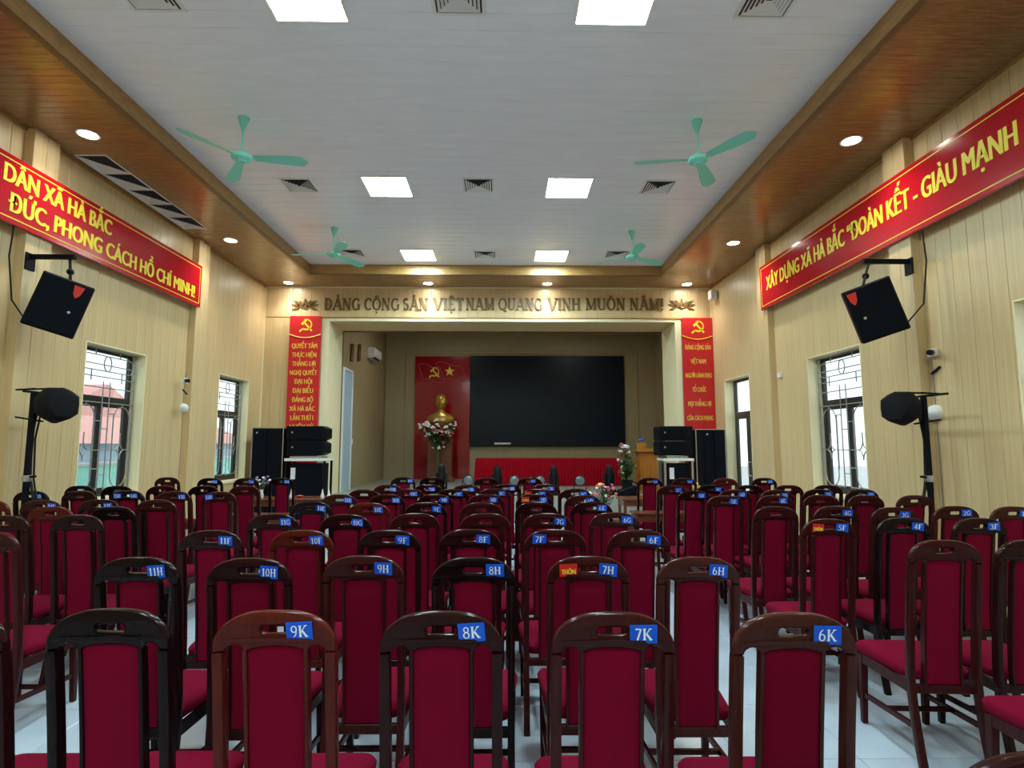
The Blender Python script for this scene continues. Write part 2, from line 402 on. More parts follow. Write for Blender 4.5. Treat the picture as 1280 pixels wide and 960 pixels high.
# ---- side walls with openings: list of (y0, y1, z0, z1)
SILL, HEAD = 1.0, 2.97
WIN = [(0.35, 1.6, SILL, HEAD), (3.68, 4.88, SILL, HEAD), (7.0, 8.19, SILL, HEAD), (10.3, 11.52, SILL, HEAD)]
WINR = [(0.35, 1.6, SILL, HEAD), (3.68, 4.89, SILL, HEAD), (7.07, 8.33, SILL, HEAD), (10.35, 11.54, 0.0, HEAD + .02)]
TH = 0.26
def side_wall(name, X, sgn, wins):
    """sgn = -1 for the left wall (outside towards -X)"""
    xo = X + sgn * TH; x0, x1 = min(X, xo), max(X, xo)
    bx = []; y = YB - 0.2
    for (a, b, z0, z1) in wins:
        bx.append((x0, x1, y, a, -.1, 5.5))
        if z0 > 0.01: bx.append((x0, x1, a, b, -.1, z0))
        bx.append((x0, x1, a, b, z1, 5.5)); y = b
    bx.append((x0, x1, y, YF + 1.2, -.1, 5.5))
    wo = struct(name, B(name, M['wall_base'], bx))
    PW = 0.2; cache = {}
    nrest = MB()
    ny = int(round((YF - YB) / PW))
    for k in range(ny):
        a = YF - (k + 1) * PW; b = a + PW
        cuts = []
        for (wa, wb, z0, z1) in wins:
            if b > wa + 0.004 and a < wb - 0.004:
                cuts.append((wa, wb, z0, z1))
        pieces = []
        if not cuts: pieces = [(a, b, FZ, ZS)]
        else:
            wa, wb, z0, z1 = cuts[0]
            if z0 > 0: pieces.append((a, b, FZ, z0))
            pieces.append((a, b, z1, ZS))
            if a < wa - 0.01: pieces.append((a, wa, z0, z1))
            if b > wb + 0.01: pieces.append((wb, b, z0, z1))
        for (pa, pb, pz0, pz1) in pieces:
            w_, h_ = round(pb - pa, 3), round(pz1 - pz0, 3)
            if b < 2.6:
                nrest.box(X, X - sgn * 0.012, pa + .002, pb - .002, pz0, pz1) if sgn < 0 else nrest.box(X - 0.012, X, pa + .002, pb - .002, pz0, pz1)
                continue
            key = (w_, h_)
            if key not in cache:
                cache[key] = B('wall_panel', M['wall'], [(-0.006, 0.006, -w_ / 2 + .0018, w_ / 2 - .0018, -h_ / 2, h_ / 2)], bevel=0.003)
            link('wall_panel', cache[key], wo, (X - sgn * 0.006, (pa + pb) / 2, (pz0 + pz1) / 2))
    tag(link('rear_wall_panels', nrest.mesh('rear_wall_panels', M['wall'], fixn=True), wo), kind='stuff')
    # reveals and the thin architrave round each opening
    mb = MB(); t = 0.012
    for (a, b, z0, z1) in wins:
        xi = X - sgn * 0.016
        q0, q1 = min(xi, xo), max(xi, xo)
        mb.box(q0, q1, a - .002, a + t, z0, z1); mb.box(q0, q1, b - t, b + .002, z0, z1)
        mb.box(q0, q1, a + t, b - t, z1 - t, z1 + .002)
        if z0 > 0.01: mb.box(q0 - (0.0 if sgn < 0 else .03), q1 + (.03 if sgn < 0 else 0), a - .02, b + .02, z0 - .03, z0 + t)
    struct('trim_1' if sgn < 0 else 'trim_2', mb.mesh('window_reveal', M['reveal']))
    return wo
wall_left = side_wall('wall_left', XL, -1, WIN)
wall_right = side_wall('wall_right', XR, 1, WINR)
struct('wall_back', B('wall_back', M['wall'], [(XL - .3, XR + .3, YB - .2, YB, -.1, 5.5)]))

# pilasters on both side walls
PD = 0.12
def pilaster(X, sgn, y0, y1, wall):
    xi = X - sgn * PD; a, b = min(X, xi), max(X, xi)
    me = B('pilaster', M['wall'], [(a, b, y0, (y0 + y1) / 2 - .002, FZ, ZS), (a, b, (y0 + y1) / 2 + .002, y1, FZ, ZS)], bevel=0.005)
    link('pilaster', me, wall)
for (a, b) in ((2.55, 2.9), (5.88, 6.23), (9.22, 9.57)): pilaster(XL, -1, a, b, wall_left)
for (a, b) in ((2.55, 2.9), (5.93, 6.28), (9.3, 9.65)): pilaster(XR, 1, a, b, wall_right)

# ---- ceiling: recessed grey plank field, fascia, brown plank soffit
mb = MB(); y = RY0
while y < RY1 - 0.01:
    mb.box(RX0, RX1, y + .0015, min(y + .2, RY1) - .0015, ZC, ZC + .02); y += .2
ceiling = struct('ceiling', B('ceiling', M['grout'], [(XL - .3, XR + .3, YB - .3, YF + .1, ZC + .021, ZC + .12)]))
tag(link('ceiling_plank', mb.mesh('ceiling_plank', M['ceil'], bevel=.004), ceiling), kind='stuff')
mb = MB()
def planks(x0, x1, y0, y1, st=.1):
    y = y0
    while y < y1 - .005:
        mb.box(x0, x1, y + .001, min(y + st, y1) - .001, ZS, ZS + .015); y += st
planks(XL, RX0 - .0, YB, YF); planks(RX1, XR, YB, YF)
planks(RX0, RX1, RY1, YF); planks(RX0, RX1, YB, RY0)
tag(link('soffit_plank', mb.mesh('soffit_plank', M['soffit'], bevel=.0025), ceiling), kind='stuff')
struct('trim_3', B('fascia', M['fascia'], [(RX0 - .04, RX0, RY0 - .04, RY1 + .04, ZS - .004, ZC + .005), (RX1, RX1 + .04, RY0 - .04, RY1 + .04, ZS - .004, ZC + .005),
                                       (RX0, RX1, RY1, RY1 + .04, ZS - .004, ZC + .005), (RX0, RX1, RY0 - .04, RY0, ZS - .004, ZC + .005)]))
e = .03
struct('trim_4', B('fascia_lip', M['trim_dark'], [(RX0 - .05, RX0 + .012, RY0 - .05, RY1 + .05, ZS - .016, ZS - .004), (RX1 - .012, RX1 + .05, RY0 - .05, RY1 + .05, ZS - .016, ZS - .004),
                                       (RX0, RX1, RY1 - .012, RY1 + .05, ZS - .016, ZS - .004)]))
struct('trim_5', B('cornice', M['fascia'], [(XL + .012, XL + .035, YB, YF, ZS - .03, ZS), (XR - .035, XR - .012, YB, YF, ZS - .03, ZS)]))
struct('trim_6', B('cornice_front', M['cream_trim'], [(XL + .035, XR - .035, YF - .03, YF - .012, ZS - .03, ZS)]))

# ---- front wall: proscenium
OX0, OX1, OZ = -3.76, 3.74, 4.33
Y2 = 13.15
wf = struct('wall_front', B('wall_front', M['wall_base'], [(XL - .2, OX0, YF, Y2, -.1, 5.5), (OX1, XR + .3, YF, Y2, -.1, 5.5), (OX0, OX1, YF, Y2, OZ, 5.5)]))
cache = {}
def fpanel(x0, x1, z0, z1, y=YF):
    w_, h_ = round(x1 - x0, 3), round(z1 - z0, 3)
    if (w_, h_) not in cache:
        cache[(w_, h_)] = B('wall_panel', M['wall'], [(-w_ / 2 + .0015, w_ / 2 - .0015, -.006, .006, -h_ / 2, h_ / 2)], bevel=.002)
    link('wall_panel', cache[(w_, h_)], wf, ((x0 + x1) / 2, y - .006, (z0 + z1) / 2))
x = XL
while x < XR - .01:
    x1 = min(x + .2, XR); fpanel(x, x1, 4.42, ZS); x = x1
for (a, b) in ((XL, -3.9), (3.86, XR)):
    n = max(1, round((b - a) / .2)); d = (b - a) / n
    for k in range(n): fpanel(a + k * d, a + (k + 1) * d, FZ, 4.4)
# lintel underside strips and jamb faces
mb = MB(); x = OX0
while x < OX1 - .01:
    x1 = min(x + .15, OX1); mb.box(x + .001, x1 - .001, YF + .01, Y2, OZ - .012, OZ); x = x1
link('lintel_panels', mb.mesh('lintel_panels', M['wall']), wf)['kind'] = 'stuff'
for sx, X in ((1, OX0), (-1, OX1)):
    for k in range(5):
        ya = YF + .01 + k * .206
        a, b = (X, X + .012) if sx > 0 else (X - .012, X)
        link('jamb_panel', B('jamb_panel', M['reveal'], [(a, b, ya + .001, ya + .205, STZ, OZ - .012)]), wf)
struct('trim_7', B('opening_trim', M['cream_trim'], [(-3.9, OX0 + .012, YF - .02, YF + .01, 0, 4.36), (OX1 - .012, 3.86, YF - .02, YF + .01, 0, 4.36), (-3.9, 3.86, YF - .022, YF + .01, 4.33, 4.39)]))
struct('trim_8', B('header_rail', M['fascia'], [(-4.6, XR, YF - .035, YF - .012, 4.395, 4.42)]))
struct('trim_9', B('panel_bead', M['cream_trim'], [(-4.6, -4.578, YF - .03, YF - .012, 4.42, ZS - .03), (XL + .012, XL + .03, YF - .03, YF - .012, 0, ZS), (XR - .03, XR - .012, YF - .03, YF - .012, 0, ZS)]))
struct('trim_10', B('inner_edge', M['trim_dark'], [(OX0 + .012, OX0 + .03, Y2 - .02, Y2 + .01, STZ, OZ - .012), (OX1 - .03, OX1 - .012, Y2 - .02, Y2 + .01, STZ, OZ - .012), (OX0 + .03, OX1 - .03, Y2 - .02, Y2 + .01, OZ - .04, OZ - .012)]))

# ---- stage
YS = 17.95; SXR = 4.85
struct('stage_floor', B('stage_floor', M['stone'], [(-3.95, SXR, 11.97, YS + .1, FZ, STZ)]))
struct('wall_stage_left', B('wall_stage_left', M['stage_wall'], [(-3.95, -3.75, Y2, YS + .2, STZ, 5.2)]))
struct('wall_stage_right', B('wall_stage_right', M['stage_wall'], [(SXR, SXR + .2, Y2, YS + .2, STZ, 5.2)]))
struct('wall_stage_back', B('wall_stage_back', M['stage_wall'], [(-3.95, SXR + .2, YS, YS + .2, STZ, 5.2)]))
struct('ceiling_stage', B('ceiling_stage', M['stage_wall'], [(-3.95, SXR + .2, Y2, YS + .2, 5.2, 5.3)]))
struct('trim_11', B('stage_moulding', M['stage_wall'], [(-3.1, -3.02, YS - .04, YS, STZ, 4.62), (4.2, 4.28, YS - .04, YS, STZ, 4.62), (-3.02, 4.2, YS - .04, YS, 4.54, 4.62),
                                                  (-3.74, -3.70, YS - .04, YS, STZ, 5.2)], bevel=.01))

# ---- windows
def make_window(num, X, sgn, a, b, z0, z1, door=False):
    """frame at the outer part of the reveal; local build in world coordinates"""
    w = struct(('door_%d' if door else 'window_%d') % num, None)
    w.location = (X + sgn * .2, (a + b) / 2, z0)
    hw = (b - a) / 2 - .012; H = z1 - z0 - .012; zb = .012 if not door else 0
    F = .05; fx = .025
    TR = 2.29 - z0     # transom bar height
    def part(nm, boxes, mat, bevel=.003):
        return link(nm, B(nm, mat, boxes, bevel=bevel), w)
    part('window_frame', [(-fx, fx, -hw, -hw + F, zb, H), (-fx, fx, hw - F, hw, zb, H), (-fx, fx, -hw + F, hw - F, H - F, H), (-fx, fx, -hw + F, hw - F, zb, zb + F), (-fx, fx, -hw + F, hw - F, TR - .04, TR + .04)], M['frame_black'])
    part('glass_pane', [(-.003, .003, -hw + F, hw - F, TR + .04, H - F)], M['glass'], 0)
    for s in (-1, 1):
        y0, y1 = (-hw + F, -.002) if s < 0 else (.002, hw - F)
        sh = part('casement', [(-.02, .02, y0, y0 + .055, zb + F, TR - .04), (-.02, .02, y1 - .055, y1, zb + F, TR - .04), (-.02, .02, y0 + .055, y1 - .055, zb + F, zb + F + .06), (-.02, .02, y0 + .055, y1 - .055, TR - .1, TR - .04)], M['frame_black'])
        link('glass_pane', B('glass_pane', M['glass'], [(-.003, .003, y0 + .055, y1 - .055, zb + F + .06, TR - .1)]), sh)
    if door:
        hm = MB().tube([(-sgn * .02, -.06, .95), (-sgn * .07, -.06, .97), (-sgn * .07, -.06, 1.2), (-sgn * .02, -.06, 1.22)], .01)
        link('door_handle', hm.mesh('door_handle', M['metal'], smooth=True), w)
        return w
    # wrought iron guard: x towards the room
    gx = -sgn * .085; r = .0075
    g = MB(); W2 = hw + .005; Zt = H - .02
    y_ = lambda u: -W2 + u * 2 * W2
    bar = lambda u0, v0, u1, v1: g.tube([(gx, y_(u0), v0), (gx, y_(u1), v1)], r, 6)
    def ell(uc, vc, ru, rv, a0, a1, n=14):
        pts = [(gx, y_(uc) + ru * math.cos(D2R(a0 + (a1 - a0) * k / n)), vc + rv * math.sin(D2R(a0 + (a1 - a0) * k / n))) for k in range(n + 1)]
        g.tube(pts, r, 6)
    for u in (.02, .98): bar(u, .02, u, Zt)
    for v in (Zt, Zt - .2, Zt - .36, Zt - .5): bar(.02, v, .98, v)
    bar(0, TR - .05, 1, TR - .05)
    g.tube([(gx, y_(u), v) for u, v in ((.14, Zt - .08), (.86, Zt - .08))], r, 6); bar(.14, Zt - .28, .86, Zt - .28)
    ell(.14, Zt - .18, .1, .1, 90, 270); ell(.86, Zt - .18, .1, .1, -90, 90); ell(.5, Zt - .18, .07, .1, 0, 360, 18)
    for u, v0, v1 in ((.3, Zt, Zt - .08), (.7, Zt, Zt - .08), (.25, Zt - .28, Zt - .42), (.75, Zt - .28, Zt - .42), (.45, Zt - .42, .1), (.56, Zt - .42, .1)): bar(u, v0, u, v1)
    for c in (.21, .79):
        ru = .16
        for s in (-1, 1):
            u = c + s * ru / (2 * W2); bar(u, .28, u, TR - .25)
        ell(c, TR - .25, ru, .16, 0, 180); ell(c, .28, ru, .16, 180, 360); bar(c, TR - .05, c, TR - .09)
        vm = .62; bar(c, .95 - .1, c, .95 - .25)
        for (sy, sz, a0) in ((1, 1, 180), (-1, 1, 270), (-1, -1, 0), (1, -1, 90)):
            pts = []
            for k in range(7):
                q = D2R(a0 + 90 * k / 6); pts.append((gx, y_(c) + sy * .1 + .1 * math.cos(q), .62 + sz * .13 + .13 * math.sin(q)))
            g.tube(pts, r, 6)
    for (u0, u1, v) in ((.02, .12, .62), (.3, .7, .62), (.88, .98, .62), (.02, .07, 1.0), (.93, .98, 1.0), (.35, .45, 1.0), (.56, .65, 1.1), (.45, .56, .9), (.45, .56, .3), (.35, .45, .38), (.02, .07, .2), (.93, .98, .2), (.3, .45, .12), (.56, .7, .12)): bar(u0, v, u1, v)
    bar(.35, .38, .35, 1.0); bar(.65, .35, .65, 1.1)
    link('window_guard', g.mesh('window_guard', M['pewter'], smooth=True), w)
    return w
n = 0
for X, sg, wins in ((XL, -1, WIN), (XR, 1, WINR)):
    for (a, b, z0, z1) in wins:
        n += 1
        make_window(n if z0 > 0 else 1, X, sg, a, b, z0 if z0 > 0 else FZ, z1, door=(z0 == 0.0))

# ---- outside
struct('ground', B('ground', M['ground'], [(-60, XL - .3, -30, 50, -.4, -.3), (XR + .3, 60, -30, 50, -.4, -.3)]))
t = thing('perimeter_wall', 'turquoise yard wall seen low through the left-hand windows', 'wall', (-9.5, 10, -.3))
link('wall_body', B('wall_body', M['turq'], [(-.08, .08, -14, 14, 0, 1.5)]), t)
link('coping', B('coping', M['ground'], [(-.12, .12, -14, 14, 1.5, 1.56)]), t)
t = thing('neighbouring_house', 'low blue-grey house with a red tiled roof outside the left-hand windows', 'house', (-15, 17, -.3))
link('wall_body', B('wall_body', M['bluegrey'], [(-2, 2, -12, 12, 0, 2.0)]), t)
mb = MB(); mb.add([(2.3, -12.3, 2.0), (2.3, 12.3, 2.0), (0, 12.3, 3.0), (0, -12.3, 3.0), (-2.3, -12.3, 2.0), (-2.3, 12.3, 2.0)], [(0, 1, 2, 3), (3, 2, 5, 4), (0, 3, 4), (1, 5, 2), (0, 4, 5, 1)])
link('roof', mb.mesh('roof', M['roof_red'], fixn=True), t)
t = thing('gabled_house', 'white gabled house with red roof edge beyond the left-hand windows', 'house', (-26, 33, -.3))
link('wall_body', B('wall_body', M['house_white'], [(-3, 3, -4, 4, 0, 3.4)]), t)
mb = MB(); mb.add([(3.2, -4.4, 3.3), (3.2, 4.4, 3.3), (3.2, 0, 5.4), (-3.2, -4.4, 3.3), (-3.2, 4.4, 3.3), (-3.2, 0, 5.4)], [(0, 1, 2), (3, 5, 4), (0, 2, 5, 3), (1, 4, 5, 2), (0, 3, 4, 1)])
link('roof', mb.mesh('roof', M['roof_red'], fixn=True), t)

# ================================================================== CEILING FITTINGS
# square LED panels
fr = B('frame', M['white'], [(-.32, .32, -.32, -.295, -.012, .0), (-.32, .32, .295, .32, -.012, .0), (-.32, -.295, -.295, .295, -.012, .0), (.295, .32, -.295, .295, -.012, .0)])
di = B('diffuser', M['panel_light'], [(-.295, .295, -.295, .295, -.006, -.002)])
rowname = {4.2: 'nearest the camera', 7.64: 'in the middle row', 10.55: 'in the row nearest the stage'}
for y in (4.2, 7.64, 10.55, 1.1, -1.4):
    for x, sd in ((-1.62, 'left'), (.91, 'right')):
        lab = 'square glowing ceiling panel light %s, %s of the two' % (rowname.get(y, 'behind the camera' if y < 0 else 'overhead'), sd)
        t = thing('ceiling_light', lab, 'light', (x, y, ZC - .0005), 0, 'square ceiling panel lights')
        link('frame', fr, t); link('diffuser', di, t)
# square diffuser vents
def vent_parts(t, w=.22):
    f = MB(); f.box(-w, w, -w, -w + .03, -.01, 0); f.box(-w, w, w - .03, w, -.01, 0); f.box(-w, -w + .03, -w + .03, w - .03, -.01, 0); f.box(w - .03, w, -w + .03, w - .03, -.01, 0)
    link('frame', f.mesh('frame', M['vent'], bevel=.002), t)
    link('backing', B('backing', M['vent_dark'], [(-w + .03, w - .03, -w + .03, w - .03, -.001, 0)]), t)
    k = 0; q = w - .045
    while q > .03:
        l = MB()
        o, i_ = q, q - .022
        for (dx, dy) in ((0, 1), (0, -1), (1, 0), (-1, 0)):
            if dx == 0: l.add([(-o, dy * o, -.014), (o, dy * o, -.014), (i_, dy * i_, -.003), (-i_, dy * i_, -.003)], [(0, 1, 2, 3)])
            else: l.add([(dx * o, -o, -.014), (dx * o, o, -.014), (dx * i_, i_, -.003), (dx * i_, -i_, -.003)], [(0, 1, 2, 3)])
        link('louvre', l.mesh('louvre', M['vent']), t); q -= .032
vp = None
for (x, y, d) in ((-.37, 4.2, 'centre near the camera'), (-2.85, 4.2, 'left near the camera'), (2.15, 4.2, 'right near the camera'), (-.35, 7.58, 'centre between the middle panel lights'), (-2.84, 7.62, 'left of the middle panel lights'), (2.16, 7.6, 'right of the middle panel lights'),
                  (-.35, 10.5, 'centre between the farthest panel lights'), (-2.85, 10.45, 'left of the farthest panel lights'), (2.15, 10.45, 'right of the farthest panel lights')):
    lab = 'square white louvred ceiling vent, %s' % d
    if vp is None:
        vp = thing('ceiling_vent', lab, 'vent', (x, y, ZC), 0, 'square ceiling vents'); vent_parts(vp)
    else:
        c = copy_tree(vp); c.location = (x, y, ZC); c['label'] = lab
# long five-section return grille in the left soffit
t = thing('air_return_grille', 'long white air grille of five sections in the brown left soffit', 'grille', (-4.87, 7.6, ZS))
f = MB(); w, L = .19, 1.16
f.box(-w, -w + .02, -L, L, -.012, 0); f.box(w - .02, w, -L, L, -.012, 0)
for k in range(6):
    y = -L + k * (2 * L - .02) / 5; f.box(-w + .02, w - .02, y, y + .02, -.012, 0)
link('frame', f.mesh('frame', M['vent'], bevel=.002), t)
link('backing', B('backing', M['vent_dark'], [(-w + .02, w - .02, -L + .02, L - .02, -.001, 0)]), t)
for k in range(5):
    yc = -L + .01 + (k + .5) * (2 * L - .02) / 5; hy = (2 * L - .02) / 10 - .012
    s = MB()
    for j in range(9):
        f0 = 1 - j / 9.0; f1 = f0 - .075
        o = (w - .02) * f0; i_ = (w - .02) * f1; oy = hy * f0; iy = hy * f1
        for sg in (1, -1):
            s.add([(-o, sg * oy, -.012), (o, sg * oy, -.012), (i_, sg * iy, -.003), (-i_, sg * iy, -.003)], [(0, 1, 2, 3)])
            s.add([(sg * o, -oy, -.012), (sg * o, oy, -.012), (sg * i_, iy, -.003), (sg * i_, -iy, -.003)], [(0, 1, 2, 3)])
    link('louvre_section', s.map(lambda v: v + Vector((0, yc, 0))).mesh('louvre_section', M['vent']), t)
# two fill lights added under the stage ceiling to brighten the dark stage
for x, sd in ((-1.6, 'left'), (2.4, 'right')):
    t = thing('added_stage_fill', 'added round fill light under the stage ceiling, %s of two' % sd, 'light', (x, 15.0, 5.2), 0)
    link('rim', MB().lathe([(.2, 0), (.22, -.01), (.2, -.02)], 24, cap=False).mesh('rim', M['white'], smooth=True), t)
    link('lens', MB().lathe([(.19, -.008), (.0, -.0081)], 24, cap=False).mesh('lens', M['stage_fill']), t)
# downlights
ring = MB().lathe([(.10, 0), (.115, -.004), (.112, -.01), (.095, -.008), (.09, -.002)], 24, cap=False).mesh('rim', M['white'], smooth=True)
disc = MB().lathe([(.092, -.003), (.0, -.0031)], 24, cap=False).mesh('lens', M['down_light'])
dl = []
for y, nm in ((6.0, 'near pilaster'), (9.28, 'far pilaster'), (2.7, 'off frame'), (-.6, 'behind camera')):
    for x, sd in ((-4.57, 'left'), (3.9, 'right')):
        dl.append((x, y, 'round downlight in the brown %s soffit near the %s' % (sd, 'closer pilaster' if y == 6.0 else ('farther pilaster' if y == 9.28 else ('hall middle' if y > 0 else 'rear wall')))))
for x, s_ in ((-4.55, 'above the left wall corner'), (-1.6, 'above the bronze lettering, left one'), (.93, 'above the bronze lettering, right one'), (3.92, 'above the right wall corner')):
    dl.append((x, 11.8, 'round downlight in the soffit %s' % s_))
for x, y, lab in dl:
    t = thing('downlight', lab, 'downlight', (x, y, ZS), 0, 'round downlights')
    link('rim', ring, t); link('lens', disc, t)
    ld = bpy.data.lights.new('downlight_beam', 'SPOT'); ld.energy = 28 if y < 11 else 24; ld.spot_size = D2R(120); ld.spot_blend = .8; ld.shadow_soft_size = .08; ld.color = (1.0, .95, .82)
    lo = bpy.data.objects.new('downlight_beam', ld); COL.objects.link(lo); lo.parent = t; lo.location = (0, 0, -.03)

# ceiling fans
def blade_mesh():
    secs = []
    for k in range(11):
        u = k / 10; r = .13 + u * .57
        wd = (.045 + .035 * min(1, u * 1.6)) * (1 if u < .9 else math.sqrt(max(0.05, 1 - ((u - .9) / .1) ** 2 * .95)))
        tw = -D2R(15 - 4 * u)
        ring_ = []
        for j in range(8):
            q = 2 * PI * j / 8; yy = wd * math.cos(q); zz = .004 * math.sin(q) + .008 * (1 - (math.cos(q)) ** 2) - .012 * u
            ring_.append((r, yy * math.cos(tw) - zz * math.sin(tw), yy * math.sin(tw) + zz * math.cos(tw)))
        secs.append(ring_)
    return MB().loft(secs).mesh('blade', M['fan'], smooth=True, fixn=True)
bl = blade_mesh()
irn = MB().box(.07, .17, -.018, .018, -.006, .0).mesh('blade_arm', M['fan'], bevel=.003)
can = MB().lathe([(.012, -.16), (.02, -.14), (.045, -.06), (.06, -.012), (.062, 0)], 20).mesh('canopy', M['fan'], smooth=True)
rod = MB().lathe([(.011, -.40), (.011, -.14)], 10).mesh('rod', M['fan'], smooth=True)
mot = MB().lathe([(.02, .07), (.03, .045), (.06, .035), (.10, .02), (.112, .0), (.105, -.025), (.07, -.045), (.05, -.05), (.045, -.06), (0.0, -.062)][::-1], 28, cap=False).mesh('motor', M['fan'], smooth=True)
for (x, y, angs, lab) in ((-2.87, 5.98, (6, 124, -122), 'left of the near pair'), (2.15, 5.955, (60, 175, -57), 'right of the near pair'), (-2.82, 9.2, (180, 60, -60), 'left of the pair near the stage'), (2.17, 9.26, (-90, 30, 150), 'right of the pair near the stage')):
    t = thing('ceiling_fan', 'mint green three-bladed ceiling fan, %s' % lab, 'fan', (x, y, ZC), 0, 'mint green ceiling fans')
    link('canopy', can, t); link('rod', rod, t); link('motor', mot, t, (0, 0, -.45))
    for a in angs:
        b_ = link('blade', bl, t, (0, 0, -.455), (0, 0, D2R(a))); link('blade_arm', irn, b_)

# ================================================================== BANNERS AND LETTERING
def emblem_meshes(s, mat, d):
    """hammer and sickle, about s wide, centred, XZ plane facing -Y"""
    loops = []
    out = []; inn = []
    for k in range(25):                                     # blade
        q = D2R(115 - 245 * k / 24); out.append((.42 * math.cos(q), .42 * math.sin(q) + .03))
    for k in range(25):
        q = D2R(-125 + 235 * k / 24); tt = k / 24; r_ = .31
        inn.append((.02 - .035 * (1 - tt) - .06 * tt + r_ * math.cos(q) + .05 * math.sin(PI * tt), r_ * math.sin(q) + .05 + .02 * tt))
    crescent = curve_mesh('sickle_blade', [out + inn], d, mat)
    h = curve_mesh('sickle_handle', [[(-.22, -.33), (-.30, -.24), (-.5, -.42), (-.43, -.52)]], d, mat)
    ham = curve_mesh('hammer_handle', [[(-.2, .16), (-.11, .25), (.46, -.38), (.36, -.47)]], d, mat)
    hd = curve_mesh('hammer_head', [[(-.38, .12), (-.05, .42), (.06, .32), (-.04, .22), (-.12, .2), (-.2, .06), (-.24, -.02)]], d, mat)
    for m in (crescent, h, ham, hd):
        for v in m.vertices: v.co = (v.co.x * s, -v.co.z - d / 2, v.co.y * s)
    return [crescent, h, ham, hd]
def add_emblem(parent, x, z, s, mat, y=0.0, nm='emblem'):
    ms = emblem_meshes(s, mat, .004)
    root = link(nm, ms[0], parent, (x, y, z))
    b = bmesh.new()
    for m in ms: b.from_mesh(m)
    me = bpy.data.meshes.new(nm); b.to_mesh(me); b.free(); me.materials.append(mat); root.data = me
    return root
# vertical banners
def tall_banner(x0, x1, z0, z1, lines, lab, sep):
    w = x1 - x0; h = z1 - z0
    t = thing('vertical_banner', lab, 'banner', ((x0 + x1) / 2, YF - .05, z0))
    link('board', B('board', M['banner_red2'], [(-w / 2, w / 2, -.012, .012, 0, h)], bevel=.002), t)
    mb = MB(); pts = [(-w / 2 + w * k / 16, -.016, h - .40 - .075 * math.sin(PI * k / 16)) for k in range(17)]
    link('curved_line', mb.tube(pts, .009, 6).mesh('curved_line', M['ink_yellow']), t)
    add_emblem(t, 0.02, h - .2, .3, M['ink_yellow'], -.013)
    for k, (s, wd) in enumerate(lines):
        link('lettering', text_mesh('lettering', s, wd, .105, M['ink_gold'], bold=.035), t, (0, -.013, h - .70 - k * sep + .0))
tall_banner(-4.585, -3.915, 1.2, 4.43, [('QUYẾT TÂM', .54), ('THỰC HIỆN', .52), ('THẮNG LỢI', .50), ('NGHỊ QUYẾT', .58), ('ĐẠI HỘI', .38), ('ĐẠI BIỂU', .44), ('ĐẢNG BỘ', .45), ('XÃ HÀ BẮC', .54), ('LẦN THỨ I', .48), ('NHIỆM KỲ', .50)],
            'tall red banner with ten yellow lines, left of the stage opening', .192)
tall_banner(3.87, 4.53, 1.2, 4.42, [('ĐẢNG CỘNG SẢN', .56), ('VIỆT NAM', .33), ('NGƯỜI LÃNH ĐẠO', .57), ('TỔ CHỨC', .30), ('MỌI THẮNG LỢI', .50), ('CỦA CÁCH MẠNG', .56)],
            'tall red banner with six yellow lines, right of the stage opening', .305)
# long side banners
def long_banner(X, sgn, y0, y1, z0, z1, lines, lab):
    """local x runs along the text; board faces the room"""
    t = thing('long_banner', lab, 'banner', (X, (y0 + y1) / 2, z0), D2R(90) if sgn < 0 else D2R(-90))
    w = y1 - y0; h = z1 - z0
    link('board', B('board', M['banner_red'], [(-w / 2, w / 2, -.015, .02, 0, h)], bevel=.003), t)
    link('border_line', B('border_line', M['ink_yellow'], [(-w / 2 + .05, w / 2 - .05, -.018, -.014, .05, .06), (-w / 2 + .05, w / 2 - .05, -.018, -.014, h - .06, h - .05), (-w / 2 + .05, -w / 2 + .06, -.018, -.014, .05, h - .05), (w / 2 - .06, w / 2 - .05, -.018, -.014, .05, h - .05)]), t)
    for (s, ya, yb, zb, ch) in lines:                       # ya..yb are world y of the text ends
        tw = abs(yb - ya); xc = ((ya + yb) / 2 - (y0 + y1) / 2) * (1 if sgn < 0 else -1)
        link('lettering', text_mesh('lettering', s, tw, ch, M['ink_yellow'], bold=.045), t, (xc, -.016, zb - z0))
XBL, XBR = XL + PD + .03, XR - PD - .03
LBa = atX(252, 333, XBL); LBb = atX(252, 386, XBL)
q1 = atX(2, 220, XBL); q2 = atX(138, 290, XBL); q3 = atX(8, 255, XBL); q4 = atX(242, 368, XBL)
long_banner(XBL, -1, 2.0, LBa.y, LBb.z, LBa.z, [('DÂN XÃ HÀ BẮC', q1.y, q2.y, LBb.z + .405, .20), ('ĐỨC, PHONG CÁCH HỒ CHÍ MINH!', q3.y, q4.y, LBb.z + .12, .20)],
            'long red banner high on the left wall with two yellow lines')
RBa = atX(950, 335, XBR); RBb = atX(951, 389, XBR)
q1 = atX(959, 355, XBR); q2 = atX(1276, 180, XBR)
long_banner(XBR, 1, 2.0, RBa.y, RBb.z, RBa.z, [('XÂY DỰNG XÃ HÀ BẮC “ĐOÀN KẾT - GIÀU MẠNH', q2.y, q1.y, RBb.z + .29, .235)],
            'long red banner high on the right wall with one yellow line')
